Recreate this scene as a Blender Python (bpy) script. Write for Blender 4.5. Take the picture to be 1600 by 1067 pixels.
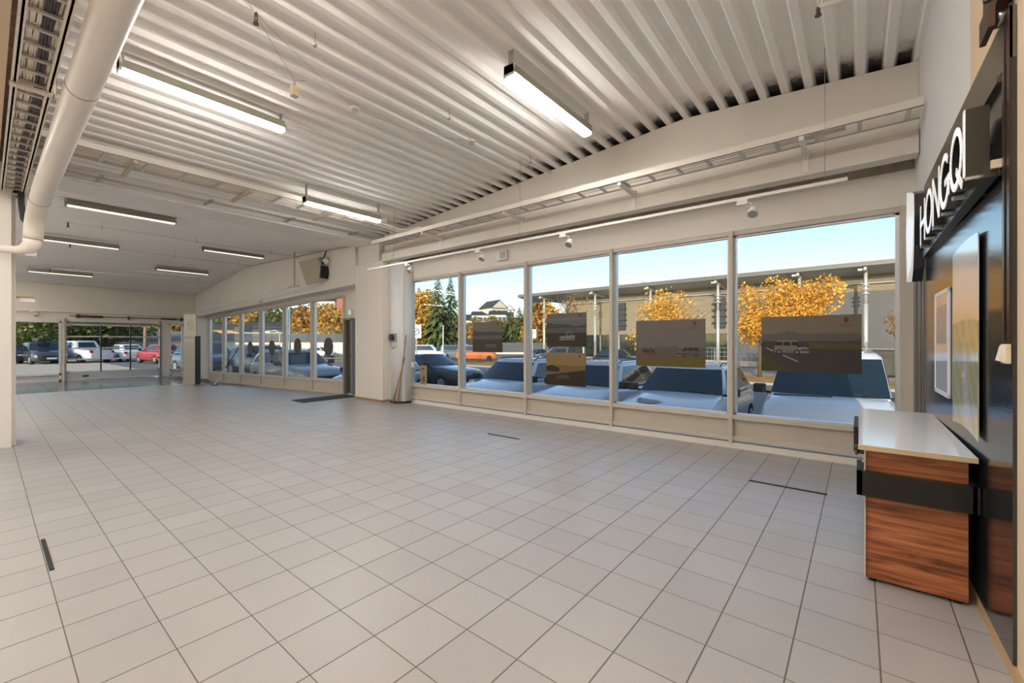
import bpy, math, random
from mathutils import Vector, Matrix
random.seed(7)
PI = math.pi
for o in list(bpy.data.objects): bpy.data.objects.remove(o)
SC = bpy.context.scene; COL = SC.collection
# ------------------------------------------------------------ camera, sky, sun, exposure
F, CY, YAW, EYE = 668.5, 534.57, 0.6813, 1.355
cam = bpy.data.cameras.new('camera'); camo = bpy.data.objects.new('camera', cam); COL.objects.link(camo)
cam.sensor_width = 36; cam.lens = 36*F/1600; cam.shift_y = (CY-533.5)/1600
cam.clip_start = .05; cam.clip_end = 2000
camo.location = (0, 0, EYE); camo.rotation_euler = (PI/2, 0, YAW)
SC.camera = camo
w = bpy.data.worlds.new('sky'); SC.world = w; w.use_nodes = True
nt = w.node_tree; bg = nt.nodes['Background']
sky = nt.nodes.new('ShaderNodeTexSky'); sky.sky_type = 'NISHITA'; sky.sun_disc = False
sky.sun_elevation = math.radians(17); sky.sun_rotation = math.radians(166)
sky.air_density = 1.0; sky.dust_density = .6; sky.ozone_density = 1.5
nt.links.new(sky.outputs[0], bg.inputs[0]); bg.inputs[1].default_value = .19
sun = bpy.data.lights.new('sun', 'SUN'); sun.energy = 2.9; sun.angle = .01; sun.color = (1, .86, .66)
suno = bpy.data.objects.new('sun', sun); COL.objects.link(suno)
suno.rotation_euler = Vector((-.25, 1, -.32)).to_track_quat('-Z', 'Y').to_euler()
vs = SC.view_settings; vs.view_transform = 'Standard'; vs.look = 'None'; vs.exposure = .32; vs.gamma = 1; vs.use_curve_mapping = False
LAMP = 42.0
# ------------------------------------------------------------ pixel rays (only used to read sizes off the plan)
cy_, sy_ = math.cos(YAW), math.sin(YAW)
def ray(x, y):
    a = (x-800)/F; b = (CY-y)/F
    return Vector((-sy_+a*cy_, cy_+a*sy_, b))
def on_y(x, y, Y):
    d = ray(x, y); t = Y/d.y; return Vector((d.x*t, Y, EYE+d.z*t))
def on_x(x, y, X):
    d = ray(x, y); t = X/d.x; return Vector((X, d.y*t, EYE+d.z*t))
def at_d(x, y, dep):
    d = ray(x, y); return Vector((d.x*dep, d.y*dep, EYE+d.z*dep))
# ------------------------------------------------------------ materials
MT = {}
def mat(name, col=(.5,.5,.5), rough=.5, metal=0, bump=0, bscale=20, var=0, vscale=3, emit=None, es=0, spec=.5, coat=0, stretch=None):
    if name in MT: return MT[name]
    m = bpy.data.materials.new(name); m.use_nodes = True; MT[name] = m
    n = m.node_tree.nodes; l = m.node_tree.links; b = n['Principled BSDF']
    b.inputs['Base Color'].default_value = (*col, 1); b.inputs['Roughness'].default_value = rough
    b.inputs['Metallic'].default_value = metal; b.inputs['Specular IOR Level'].default_value = spec
    b.inputs['Coat Weight'].default_value = coat
    if emit: b.inputs['Emission Color'].default_value = (*emit, 1); b.inputs['Emission Strength'].default_value = es
    tc = n.new('ShaderNodeTexCoord'); co = tc.outputs['Object']
    if stretch:
        mp = n.new('ShaderNodeMapping'); mp.inputs['Scale'].default_value = stretch; l.new(co, mp.inputs[0]); co = mp.outputs[0]
    if var:
        t = n.new('ShaderNodeTexNoise'); t.inputs['Scale'].default_value = vscale; t.inputs['Detail'].default_value = 5; l.new(co, t.inputs[0])
        r = n.new('ShaderNodeValToRGB'); l.new(t.outputs[0], r.inputs[0])
        r.color_ramp.elements[0].position = .3; r.color_ramp.elements[1].position = .7
        r.color_ramp.elements[0].color = (*[c*(1-var) for c in col], 1); r.color_ramp.elements[1].color = (*[min(1, c*(1+var)) for c in col], 1)
        l.new(r.outputs[0], b.inputs['Base Color'])
    if bump:
        t = n.new('ShaderNodeTexNoise'); t.inputs['Scale'].default_value = bscale; l.new(co, t.inputs[0])
        bp = n.new('ShaderNodeBump'); bp.inputs['Strength'].default_value = bump; bp.inputs['Distance'].default_value = .01
        l.new(t.outputs[0], bp.inputs['Height']); l.new(bp.outputs[0], b.inputs['Normal'])
    return m
def glassmat(name, tint=(1,1,1), ior=1.45):
    m = bpy.data.materials.new(name); m.use_nodes = True; MT[name] = m
    n = m.node_tree.nodes; l = m.node_tree.links; n.remove(n['Principled BSDF'])
    t = n.new('ShaderNodeBsdfTransparent'); t.inputs[0].default_value = (*tint, 1)
    g = n.new('ShaderNodeBsdfGlossy'); g.inputs['Roughness'].default_value = .01; g.inputs[0].default_value = (.9,.95,1,1)
    f = n.new('ShaderNodeLayerWeight'); f.inputs[0].default_value = .5
    p_ = n.new('ShaderNodeMath'); p_.operation = 'POWER'; l.new(f.outputs['Facing'], p_.inputs[0]); p_.inputs[1].default_value = 5
    q_ = n.new('ShaderNodeMath'); q_.operation = 'MULTIPLY_ADD'; l.new(p_.outputs[0], q_.inputs[0]); q_.inputs[1].default_value = .55; q_.inputs[2].default_value = .008
    x = n.new('ShaderNodeMixShader'); l.new(q_.outputs[0], x.inputs[0]); l.new(t.outputs[0], x.inputs[1]); l.new(g.outputs[0], x.inputs[2])
    l.new(x.outputs[0], n['Material Output'].inputs[0]); return m
def vcolmat(name, rough=.5, spec=.3):
    m = bpy.data.materials.new(name); m.use_nodes = True; n = m.node_tree.nodes; b = n['Principled BSDF']
    a = n.new('ShaderNodeVertexColor'); a.layer_name = 'Col'; m.node_tree.links.new(a.outputs[0], b.inputs['Base Color'])
    b.inputs['Roughness'].default_value = rough; b.inputs['Specular IOR Level'].default_value = spec; return m
PRINT = vcolmat('printed_sheet', .35)
GLOSSPRINT = vcolmat('glossy_print', .12, .6)
GLASS = glassmat('window_glass', (.97,.99,1), 1.25)
CARGLASS = mat('car_glass', (.015,.03,.04), .04, spec=.9)
wall_m = mat('white_wall_paint', (.80,.755,.68), .75, bump=.15, bscale=60, var=.025, vscale=1.2)
cream_m = mat('cream_wall_paint', (.72,.56,.38), .8, bump=.2, bscale=80, var=.03)
beam_m = mat('beam_paint', (.77,.72,.64), .7, bump=.1, bscale=30, var=.04, vscale=1.5)
frame_m = mat('window_frame_paint', (.60,.545,.46), .45, var=.02)
panel_m = mat('kick_panel_paint', (.56,.50,.41), .6, var=.03)
alu_m = mat('aluminium', (.72,.74,.76), .35, .7)
white_m = mat('white_plastic', (.82,.79,.73), .5)
pipe_m = mat('white_duct_paint', (.85,.78,.68), .35, var=.02)
galv_m = mat('galvanised_steel', (.42,.42,.40), .5, .6, var=.15, vscale=8)
black_m = mat('black_laminate', (.012,.011,.010), .3)
dark_m = mat('dark_rubber', (.03,.03,.03), .7)
cable_w = mat('white_cable', (.86,.81,.70), .6)
cable_k = mat('black_cable', (.05,.05,.055), .5)
rubber = mat('tyre_rubber', (.02,.02,.02), .8)
rim_m = mat('wheel_rim', (.5,.5,.52), .3, .8)
# ------------------------------------------------------------ mesh helpers
class MB:
    def __init__(s): s.v = []; s.f = []; s.mi = []; s.sm = []
    def add(s, vs_, fs, mi=0, sm=False):
        k = len(s.v); s.v += [tuple(v) for v in vs_]; s.f += [tuple(i+k for i in f) for f in fs]; s.mi += [mi]*len(fs); s.sm += [sm]*len(fs); return s
    def box(s, x0, x1, y0, y1, z0, z1, mi=0, M=None):
        vs_ = [Vector((x, y, z)) for z in (z0, z1) for y in (y0, y1) for x in (x0, x1)]
        if M: vs_ = [M@v for v in vs_]
        return s.add(vs_, [(0,2,3,1),(4,5,7,6),(0,1,5,4),(2,6,7,3),(0,4,6,2),(1,3,7,5)], mi)
    def hexa(s, b, t, mi=0):   # bottom 4, top 4
        return s.add(list(b)+list(t), [(3,2,1,0),(4,5,6,7),(0,1,5,4),(1,2,6,5),(2,3,7,6),(3,0,4,7)], mi)
    def tube(s, pts, r, n=8, mi=0, caps=True):
        pts = [Vector(p) for p in pts]; k = len(pts); rs = r if isinstance(r, (list, tuple)) else [r]*k
        vs_ = []; prev = None
        for i, p in enumerate(pts):
            d = (pts[min(i+1,k-1)]-pts[max(i-1,0)]).normalized()
            up = Vector((0,0,1)) if abs(d.z) < .95 else Vector((1,0,0))
            if prev is not None and (prev - d*prev.dot(d)).length > 1e-4: a = (prev-d*prev.dot(d)).normalized()
            else: a = d.cross(up).normalized()
            prev = a; b = d.cross(a)
            for j in range(n):
                t = 2*PI*j/n; vs_.append(p+a*(math.cos(t)*rs[i])+b*(math.sin(t)*rs[i]))
        fs = [(i*n+j, i*n+(j+1)%n, (i+1)*n+(j+1)%n, (i+1)*n+j) for i in range(k-1) for j in range(n)]
        s.add(vs_, fs, mi, True)
        if caps:
            q = len(s.v)-k*n
            s.f += [tuple(q+j for j in range(n))[::-1], tuple(q+(k-1)*n+j for j in range(n))]; s.mi += [mi]*2; s.sm += [False]*2
        return s
    def cyl(s, p, q, r, n=16, mi=0, r2=None): return s.tube([p, q], [r, r if r2 is None else r2], n, mi)
    def prism(s, poly, axis, a, b, mi=0):   # poly 2D extruded along axis
        def P(u, v, t): return {'x': (t,u,v), 'y': (u,t,v), 'z': (u,v,t)}[axis]
        n = len(poly); vs_ = [P(u,v,a) for u,v in poly]+[P(u,v,b) for u,v in poly]
        return s.add(vs_, [tuple(range(n))[::-1], tuple(range(n,2*n))]+[(i,(i+1)%n,n+(i+1)%n,n+i) for i in range(n)], mi)
    def build(s, name, mats, parent=None, M=None, bevel=0):
        me = bpy.data.meshes.new(name); vv = s.v if M is None else [tuple(M@Vector(v)) for v in s.v]
        me.from_pydata(vv, [], s.f)
        for m in (mats if isinstance(mats, (list, tuple)) else [mats]): me.materials.append(m)
        me.polygons.foreach_set('material_index', s.mi); me.polygons.foreach_set('use_smooth', s.sm); me.update()
        import bmesh
        bm = bmesh.new(); bm.from_mesh(me); bmesh.ops.recalc_face_normals(bm, faces=bm.faces) if len(bm.faces) < 3000 else None
        bm.to_mesh(me); bm.free()
        o = bpy.data.objects.new(name, me); COL.objects.link(o)
        if parent: o.parent = parent
        if bevel:
            b = o.modifiers.new('bevel', 'BEVEL'); b.width = bevel; b.segments = 2; b.limit_method = 'ANGLE'
        return o
def each(b, name, mats, parent=None):
    # one object per loose piece
    par = list(range(len(b.v)))
    def fd(i):
        while par[i] != i: par[i] = par[par[i]]; i = par[i]
        return i
    for f in b.f:
        for i in f[1:]: par[fd(i)] = fd(f[0])
    gr = {}
    for k, f in enumerate(b.f): gr.setdefault(fd(f[0]), []).append(k)
    for ks in gr.values():
        ids = sorted({i for k in ks for i in b.f[k]}); mp = {i: j for j, i in enumerate(ids)}
        c = MB(); c.v = [b.v[i] for i in ids]; c.f = [tuple(mp[i] for i in b.f[k]) for k in ks]; c.mi = [b.mi[k] for k in ks]; c.sm = [b.sm[k] for k in ks]; c.build(name, mats, parent)
def tag(o, label=None, cat=None, group=None, kind=None):
    if label: o['label'] = label
    if cat: o['category'] = cat
    if group: o['group'] = group
    if kind: o['kind'] = kind
    return o
def thing(name, label, cat, loc=(0,0,0), rz=0, group=None, kind=None):
    o = bpy.data.objects.new(name, None); o.empty_display_size = .1; COL.objects.link(o); o.location = loc; o.rotation_euler = (0,0,rz)
    return tag(o, label, cat, group, kind)
def struct(name, label=None): 
    o = thing(name, label, None); o['kind'] = 'structure'; return o
def S(o, label=None): o['kind'] = 'structure'; (label and o.__setitem__('label', label)); return o
def copy_tree(o, parent=None):
    c = o.copy(); COL.objects.link(c); c.parent = parent
    for ch in [q for q in bpy.data.objects if q.parent == o]: copy_tree(ch, c)
    return c
def text_mb(txt, size, ext=0.001, sx=1):
    cu = bpy.data.curves.new('t', 'FONT'); cu.body = txt; cu.size = size; cu.extrude = ext; cu.align_x = 'CENTER'; cu.align_y = 'CENTER'
    o = bpy.data.objects.new('t', cu); COL.objects.link(o)
    dg = bpy.context.evaluated_depsgraph_get(); me = bpy.data.meshes.new_from_object(o.evaluated_get(dg))
    b = MB(); b.add([(v.co.x*sx, v.co.y, v.co.z) for v in me.vertices], [tuple(p.vertices) for p in me.polygons])
    bpy.data.objects.remove(o); return b
def painted(name, w_, h_, fn, nx, ny, thick, m, parent=None, back=black_m, side=None):
    """upright sheet in local x (width) and z (height), front at y=0 facing -y; fn(u,v)->rgb is the print"""
    me = bpy.data.meshes.new(name); vs_ = []; fs = []; cols = []
    for j in range(ny+1):
        for i in range(nx+1):
            u, v = i/nx, j/ny; vs_.append((w_*(u-.5), 0, h_*v)); cols.append(fn(u, v))
    for j in range(ny):
        for i in range(nx): k = j*(nx+1)+i; fs.append((k, k+1, k+nx+2, k+nx+1))
    n0 = len(fs); k = len(vs_)
    vs_ += [(-w_/2,0,0),(w_/2,0,0),(w_/2,0,h_),(-w_/2,0,h_),(-w_/2,thick,0),(w_/2,thick,0),(w_/2,thick,h_),(-w_/2,thick,h_)]
    fs += [(k+5,k+4,k+7,k+6),(k,k+4,k+5,k+1),(k+1,k+5,k+6,k+2),(k+2,k+6,k+7,k+3),(k+3,k+7,k+4,k)]
    cols += [(.02,.02,.02)]*8
    me.from_pydata(vs_, [], fs); me.materials.append(m); me.materials.append(back)
    me.polygons.foreach_set('material_index', [0]*n0+[1]*5)
    ca = me.color_attributes.new('Col', 'FLOAT_COLOR', 'POINT')
    for i, c in enumerate(cols): ca.data[i].color = (*c, 1)
    o = bpy.data.objects.new(name, me); COL.objects.link(o); o.parent = parent; return o
def ss(t): t = max(0, min(1, t)); return t*t*(3-2*t)
# ------------------------------------------------------------ plan
YW = 6.03; YB = 5.7; YF = 5.65; XG = -21.78
RP = [(.75,4.063),(-1.75,4.248),(-8.5,3.765),(-9.35,3.70),(-16.2,3.935),(-21.9,3.36),(-23,3.25)]
def roof(x):
    for (a, za), (b, zb) in zip(RP, RP[1:]):
        if x >= b: return za+(zb-za)*(a-x)/(a-b)
    return RP[-1][1]
def xwall(y): return .5242-.0125*y
def lz(x): return .0215*(x+10.2) if x < -10.2 else 0
def fz(x, y): return .029*max(-20, min(0, x+9.9))*ss((y-3.9)/2.1) if x > XG-.05 else 0
# ------------------------------------------------------------ floor
def floor_mat(name, c1, c2, grout, rough, spec):
    m = bpy.data.materials.new(name); m.use_nodes = True; n = m.node_tree.nodes; l = m.node_tree.links; b = n['Principled BSDF']
    def math_(op, a, b_=None, c=None):
        q = n.new('ShaderNodeMath'); q.operation = op
        for i, v in enumerate((a, b_, c)):
            if v is None: continue
            if isinstance(v, (int, float)): q.inputs[i].default_value = v
            else: l.new(v, q.inputs[i])
        return q.outputs[0]
    tc = n.new('ShaderNodeTexCoord'); sp = n.new('ShaderNodeSeparateXYZ'); l.new(tc.outputs['Object'], sp.inputs[0])
    X = math_('DIVIDE', math_('ADD', sp.outputs[0], 2.64+30.1), .301); Y = math_('DIVIDE', math_('ADD', sp.outputs[1], -1.433+29.91), .2991)
    fx = math_('FRACT', X); fy = math_('FRACT', Y)
    ex = math_('MINIMUM', fx, math_('SUBTRACT', 1, fx)); ey = math_('MINIMUM', fy, math_('SUBTRACT', 1, fy))
    g = math_('MAXIMUM', math_('LESS_THAN', ex, .0105), math_('LESS_THAN', ey, .0075))
    cb = n.new('ShaderNodeCombineXYZ'); l.new(math_('FLOOR', X), cb.inputs[0]); l.new(math_('FLOOR', Y), cb.inputs[1])
    wn = n.new('ShaderNodeTexWhiteNoise'); l.new(cb.outputs[0], wn.inputs[0])
    ns = n.new('ShaderNodeTexNoise'); ns.inputs['Scale'].default_value = 2.2; ns.inputs['Detail'].default_value = 8; l.new(tc.outputs['Object'], ns.inputs[0])
    n2 = n.new('ShaderNodeTexNoise'); n2.inputs['Scale'].default_value = 160; l.new(tc.outputs['Object'], n2.inputs[0])
    f = math_('ADD', math_('MULTIPLY', wn.outputs[0], .3), math_('ADD', math_('MULTIPLY', ns.outputs[0], .5), math_('MULTIPLY', n2.outputs[0], .3)))
    r = n.new('ShaderNodeMix'); r.data_type = 'RGBA'; l.new(f, r.inputs[0]); r.inputs[6].default_value = (*c1, 1); r.inputs[7].default_value = (*c2, 1)
    r2 = n.new('ShaderNodeMix'); r2.data_type = 'RGBA'; l.new(g, r2.inputs[0]); l.new(r.outputs[2], r2.inputs[6]); r2.inputs[7].default_value = (*grout, 1)
    l.new(r2.outputs[2], b.inputs['Base Color'])
    l.new(math_('ADD', math_('MULTIPLY', g, .4), math_('MULTIPLY_ADD', ns.outputs[0], .12, rough-.06)), b.inputs['Roughness']); b.inputs['Specular IOR Level'].default_value = spec
    bp = n.new('ShaderNodeBump'); bp.inputs['Strength'].default_value = .35; bp.inputs['Distance'].default_value = .002
    l.new(math_('SUBTRACT', math_('MULTIPLY', n2.outputs[0], .15), g), bp.inputs['Height']); l.new(bp.outputs[0], b.inputs['Normal'])
    return m
tile_m = floor_mat('floor_tiles', (.335,.316,.304), (.465,.443,.426), (.13,.105,.08), .36, .55)
tiled_m = floor_mat('dark_floor_tiles', (.10,.10,.105), (.17,.165,.16), (.06,.055,.05), .12, .7)
def floor_part(xs, y0, y1, m):
    b = MB(); ys = [y0]+[3.9+.13*i for i in range(int((y1-3.9)/.13)+1)]+[y1]
    v = [(x, y, fz(x, y)) for x in xs for y in ys]; n = len(ys)
    b.add(v, [(i*n+j, (i+1)*n+j, (i+1)*n+j+1, i*n+j+1) for i in range(len(xs)-1) for j in range(n-1)], 0, True)
    v = [(x, y, -.5) for x in (xs[0], xs[-1]) for y in (y0, y1)]
    b.add(v, [(0,1,3,2)]); return b.build('floor', m)
S(floor_part([-17.0+1.1*i for i in range(16)]+[.8], -6, 6.25, tile_m))
S(floor_part([XG-.2]+[-21.4+1.1*i for i in range(5)], -6, 6.25, tiled_m))
# ------------------------------------------------------------ ribbed steel ceiling
def deck():
    m = bpy.data.materials.new('ribbed_ceiling_paint'); m.use_nodes = True; n = m.node_tree.nodes; l = m.node_tree.links; b = n['Principled BSDF']
    b.inputs['Roughness'].default_value = .55
    tc = n.new('ShaderNodeTexCoord'); sp = n.new('ShaderNodeSeparateXYZ'); l.new(tc.outputs['Object'], sp.inputs[0])
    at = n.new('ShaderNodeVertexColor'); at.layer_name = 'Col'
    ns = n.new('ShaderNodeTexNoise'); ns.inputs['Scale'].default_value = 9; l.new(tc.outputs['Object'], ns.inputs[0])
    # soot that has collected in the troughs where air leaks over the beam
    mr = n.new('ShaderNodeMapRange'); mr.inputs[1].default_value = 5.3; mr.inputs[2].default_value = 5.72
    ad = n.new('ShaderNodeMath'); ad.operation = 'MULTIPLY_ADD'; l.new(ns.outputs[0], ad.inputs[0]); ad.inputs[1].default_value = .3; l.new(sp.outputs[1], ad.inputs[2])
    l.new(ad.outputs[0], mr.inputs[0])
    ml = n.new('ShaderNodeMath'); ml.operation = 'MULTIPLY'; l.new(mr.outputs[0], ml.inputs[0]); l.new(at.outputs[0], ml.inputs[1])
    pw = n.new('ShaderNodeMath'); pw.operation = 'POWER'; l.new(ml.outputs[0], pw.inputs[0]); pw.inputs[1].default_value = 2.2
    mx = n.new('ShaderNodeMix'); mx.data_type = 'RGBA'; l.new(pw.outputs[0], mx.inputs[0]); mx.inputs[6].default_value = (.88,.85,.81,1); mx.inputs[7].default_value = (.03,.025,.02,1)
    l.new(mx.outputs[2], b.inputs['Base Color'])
    me = bpy.data.meshes.new('ceiling'); vs_ = []; cols = []; x = .235+3*.2185
    prof = []
    for k in range(112):
        c = .235+.2185*(2-k)
        if c < XG-.3: break
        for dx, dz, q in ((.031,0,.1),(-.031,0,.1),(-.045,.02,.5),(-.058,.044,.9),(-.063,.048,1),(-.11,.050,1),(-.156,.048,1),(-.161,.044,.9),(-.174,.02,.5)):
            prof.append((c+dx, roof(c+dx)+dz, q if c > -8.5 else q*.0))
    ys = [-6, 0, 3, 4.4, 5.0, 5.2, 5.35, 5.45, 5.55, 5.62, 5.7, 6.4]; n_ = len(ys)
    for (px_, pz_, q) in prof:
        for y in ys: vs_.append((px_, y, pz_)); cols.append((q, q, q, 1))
    fs = [(i*n_+j, i*n_+j+1, (i+1)*n_+j+1, (i+1)*n_+j) for i in range(len(prof)-1) for j in range(n_-1)]
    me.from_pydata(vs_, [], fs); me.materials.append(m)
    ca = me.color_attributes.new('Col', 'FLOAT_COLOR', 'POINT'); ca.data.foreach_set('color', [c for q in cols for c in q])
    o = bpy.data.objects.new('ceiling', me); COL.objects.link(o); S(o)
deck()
b = MB()
for (x0, z0), (x1, z1) in zip(RP, RP[1:]):
    b.hexa([(x0,-6,z0+.1),(x1,-6,z1+.1),(x1,6.6,z1+.1),(x0,6.6,z0+.1)], [(x0,-6,z0+.3),(x1,-6,z1+.3),(x1,6.6,z1+.3),(x0,6.6,z0+.3)])
S(b.build('ceiling_roof_slab', mat('roof_insulation', (.2,.2,.2), .9)))
# ------------------------------------------------------------ beams
def wall_strip(name, pts_top, pts_bot, y0, y1, m):
    b = MB()
    for (x0, zt0, zb0), (x1, zt1, zb1) in zip([(a[0], a[1], c[1]) for a, c in zip(pts_top, pts_bot)], [(a[0], a[1], c[1]) for a, c in zip(pts_top[1:], pts_bot[1:])]):
        b.hexa([(x0,y0,zb0),(x1,y0,zb1),(x1,y1,zb1),(x0,y1,zb0)], [(x0,y0,zt0),(x1,y0,zt1),(x1,y1,zt1),(x0,y1,zt0)])
    return b.build(name, m)
xs = [xwall(YB)-.002,-1.75,-5,-8.33]
t = struct('trim_1', 'long white roof beam above the five shop windows')
wall_strip('beam_web', [(x, roof(x)-.003) for x in xs], [(x, 3.36) for x in xs], YB, 5.78, beam_m).parent = t
b = MB(); b.prism([(5.62,3.17),(5.80,3.17),(5.80,3.42),(5.70,3.42),(5.62,3.33)], 'x', -8.33, xwall(5.9)-.004); b.build('beam_flange', beam_m, t)
# valley beam across the room
b = MB(); b.box(-9.38,-8.5,-6,5.64,3.645,3.80); b.box(-9.28,-8.6,-6,5.64,3.62,3.645)
S(b.build('trim_2', mat('valley_beam_paint', (.80,.78,.74), .5, var=.03)), 'white beam crossing the ceiling at the valley')
# upper wall over the left windows
xs = [-9.47,-10.3,-12.5,-16.2,XG]
def soff(x): return 2.75+.0263*(x+9.75)
S(wall_strip('wall_front_upper', [(x, roof(x)-.012) for x in xs], [(x, soff(x)) for x in xs], YF, YF+.16, wall_m))
b = MB()
for x0, x1 in zip(xs, xs[1:]):
    b.hexa([(x0,YF+.16,soff(x0)),(x1,YF+.16,soff(x1)),(x1,YW+.05,soff(x1)),(x0,YW+.05,soff(x0))], [(x0,YF+.16,soff(x0)+.05),(x1,YF+.16,soff(x1)+.05),(x1,YW+.05,soff(x1)+.05),(x0,YW+.05,soff(x0)+.05)])
S(b.build('trim_3', wall_m))
# ------------------------------------------------------------ window wall (right run)
b = MB(); b.box(-8.8, .6, YW, 6.22, 2.775, 3.145); b.box(-8.8,-8.0,YW,6.22,0,2.775); b.box(.44,.6,YW,6.22,0,2.775)
b.box(-8.8,.6,6.03,6.22,-.6,.075)
S(b.build('wall_front', wall_m))
b = MB(); 
x = -8.3
while x < .55: b.box(x, x+.09, 6.09, 6.12, 3.13, 4.0); b.box(x+.09, x+.18, 6.11, 6.14, 3.13, 4.0); x += .18
b.box(-9.4,.7,6.25,6.3,2.9,4.35); b.box(-9.4,.7,6.2,6.28,3.06,3.10)
S(b.build('wall_front_cladding', mat('dirty_galvanised_cladding', (.60,.54,.45), .4, .3, var=.2, vscale=4)))
MX = [-7.93,-6.24,-4.576,-2.933,-1.275,.39]; ZS, ZH = .43, 2.745
for i in range(5):
    t = struct('window_%d' % (i+1)); x0, x1 = MX[i], MX[i+1]
    b = MB(); h = .025 if i else .06
    b.box(x0-(h if i == 0 else 0), x0+.05 if i == 0 else x0+.025, 6.0, 6.12, .075, ZH+.03)
    b.box(x0+.0, x1, 6.035, 6.12, ZH-.025, ZH+.03)
    b.box(x0, x1, 6.012, 6.14, ZS-.06, ZS); b.box(x0, x1, 6.018, 6.12, .1, .155)
    b.box(x1-(.025 if i < 4 else .06), x1+(0 if i < 4 else .05), 6.0, 6.12, .075, ZH+.03)
    b.build('window_frame', frame_m, t, bevel=.003)
    b = MB(); g0, g1 = x0+(.1 if i == 0 else .055), x1-(.055 if i < 4 else .075)
    for a in (x0+.025, x1-.025-(.035 if i == 4 else 0)): b.box(a-.0, a+.03 if a == x0+.025 else a, 6.08, 6.15, ZS, ZH-.025) if a == x0+.025 else b.box(a-.03, a, 6.08, 6.15, ZS, ZH-.025)
    b.box(x0+.025, x1-.025, 6.08, 6.15, ZH-.045, ZH-.025); b.box(x0+.025, x1-.025, 6.08, 6.15, ZS, ZS+.012)
    b.build('glazing_bead', alu_m, t)
    MB().box(x0+.04, x1-.04, 6.11, 6.118, ZS+.005, ZH-.03).build('pane', GLASS, t)
    MB().box(x0+.02, x1-.02, 6.055, 6.1, .15, ZS-.055).build('kick_panel', panel_m, t)
b = MB(); b.box(-8.0,.45,6.035,6.06,0,.08); S(b.build('baseboard_front', mat('plinth_paint', (.36,.31,.24), .6)))
# ------------------------------------------------------------ window wall (left run)
LX = [-21.6,-19.8,-17.98,-16.13,-14.29,-12.42,-10.62]
def slab(b, x0, x1, y0, y1, z0, z1, lo=lz):
    b.hexa([(x0,y0,z0+lo(x0)),(x1,y0,z0+lo(x1)),(x1,y1,z0+lo(x1)),(x0,y1,z0+lo(x0))], [(x0,y0,z1+lo(x0)),(x1,y0,z1+lo(x1)),(x1,y1,z1+lo(x1)),(x0,y1,z1+lo(x0))])
for i in range(6):
    t = struct('window_%d' % (i+6)); x0, x1 = LX[i], LX[i+1]
    b = MB()
    slab(b, x0-.04, x0+.04, 6.0, 6.12, -.12, 2.6); slab(b, x0, x1, 6.02, 6.12, 2.57, 2.64); slab(b, x0, x1, 6.01, 6.13, .29, .36)
    slab(b, x0, x1, 6.015, 6.12, -.05, .03)
    if i == 5: slab(b, x1-.04, x1+.04, 6.0, 6.12, -.12, 2.6)
    b.build('window_frame', frame_m, t)
    b = MB(); slab(b, x0+.04, x0+.085, 6.07, 6.14, .36, 2.57); slab(b, x1-.075, x1-.04, 6.07, 6.14, .36, 2.57); b.build('glazing_bead', mat('silver_bead', (.8,.84,.9), .3, .4), t)
    b = MB(); slab(b, x0+.05, x1-.05, 6.10, 6.108, .33, 2.6); b.build('pane', GLASS, t)
    b = MB(); slab(b, x0+.04, x1-.04, 6.05, 6.1, .02, .30); b.build('kick_panel', panel_m, t)
b = MB(); slab(b, -21.9, -10.62, YW, 6.2, 2.62, 2.86); slab(b, -21.9, -9.4, YW+.03, 6.2, -.7, -.05); b.box(-9.499,-8.7,YW+.002,6.2,-.5,3.2); b.box(-22,-9.3,6.05,6.22,2.62,4.3)
b.box(-21.95,-21.62,5.2,6.2,-.5,2.6); b.box(-10.62,-9.5,YW+.001,6.19,1.97,2.80)
S(b.build('wall_front', wall_m))
# door beside the left windows
t = struct('door_1')
b = MB(); b.box(-10.63,-10.55,5.99,6.12,0,1.98); b.box(-10.24,-10.17,5.99,6.12,0,1.98); b.box(-10.6,-10.2,5.99,6.12,1.93,1.98); b.build('door_frame', mat('door_frame_grey', (.22,.20,.17), .4), t)
b = MB(); b.box(-10.55,-10.24,6.06,6.1,.02,1.93); b.build('door_leaf', mat('dark_door_glass', (.07,.065,.06), .15), t)
b = MB(); b.box(-10.3,-10.26,6.03,6.06,.9,1.15); b.box(-10.53,-10.26,6.04,6.06,.98,1.06); b.build('door_handle', black_m, t)
t = thing('exit_sign', 'small green and white exit sign above the door beside the left windows', 'sign', (-10.28,5.98,2.12))
MB().box(-.07,.07,0,.04,-.06,.08).build('housing', white_m, t)
b = MB(); b.box(-.05,.05,-.004,0,-.04,.06); b.build('sign_face', mat('exit_face', (.1,.5,.3), .4, emit=(.3,.8,.55), es=.8), t)
b = MB(); b.box(-.02,.01,-.007,-.004,-.03,.03); b.box(-.005,.04,-.007,-.004,.0,.015); b.cyl((-.005,-.004,.04),(-.005,-.007,.04),.009,8); b.build('figure', white_m, t)
# boxed pier and round column
b = MB(); b.box(-9.47,-8.34,YF,6.2,0,3.2); b.box(-9.40,-8.52,YF+.03,6.2,3.2,3.66); S(b.build('wall_pier', wall_m, bevel=.006))
b = MB(); b.box(-9.48,-8.33,YF-.012,YF,0,.05); b.box(-8.34,-8.328,YF-.012,6.0,0,.05); S(b.build('baseboard_pier', mat('oak_strip', (.36,.22,.11), .5)))
b = MB(); b.cyl((-8.06,6.0,.045),(-8.06,6.0,3.19),.27,40); b.box(-8.33,-7.82,5.83,6.0,.045,3.19)
S(b.build('trim_4', mat('column_paint', (.80,.80,.79), .6, var=.02)), 'round white column between the window runs')
b = MB(); b.cyl((-8.06,6.0,.0),(-8.06,6.0,.045),.285,32); S(b.build('baseboard_column', black_m))
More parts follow.
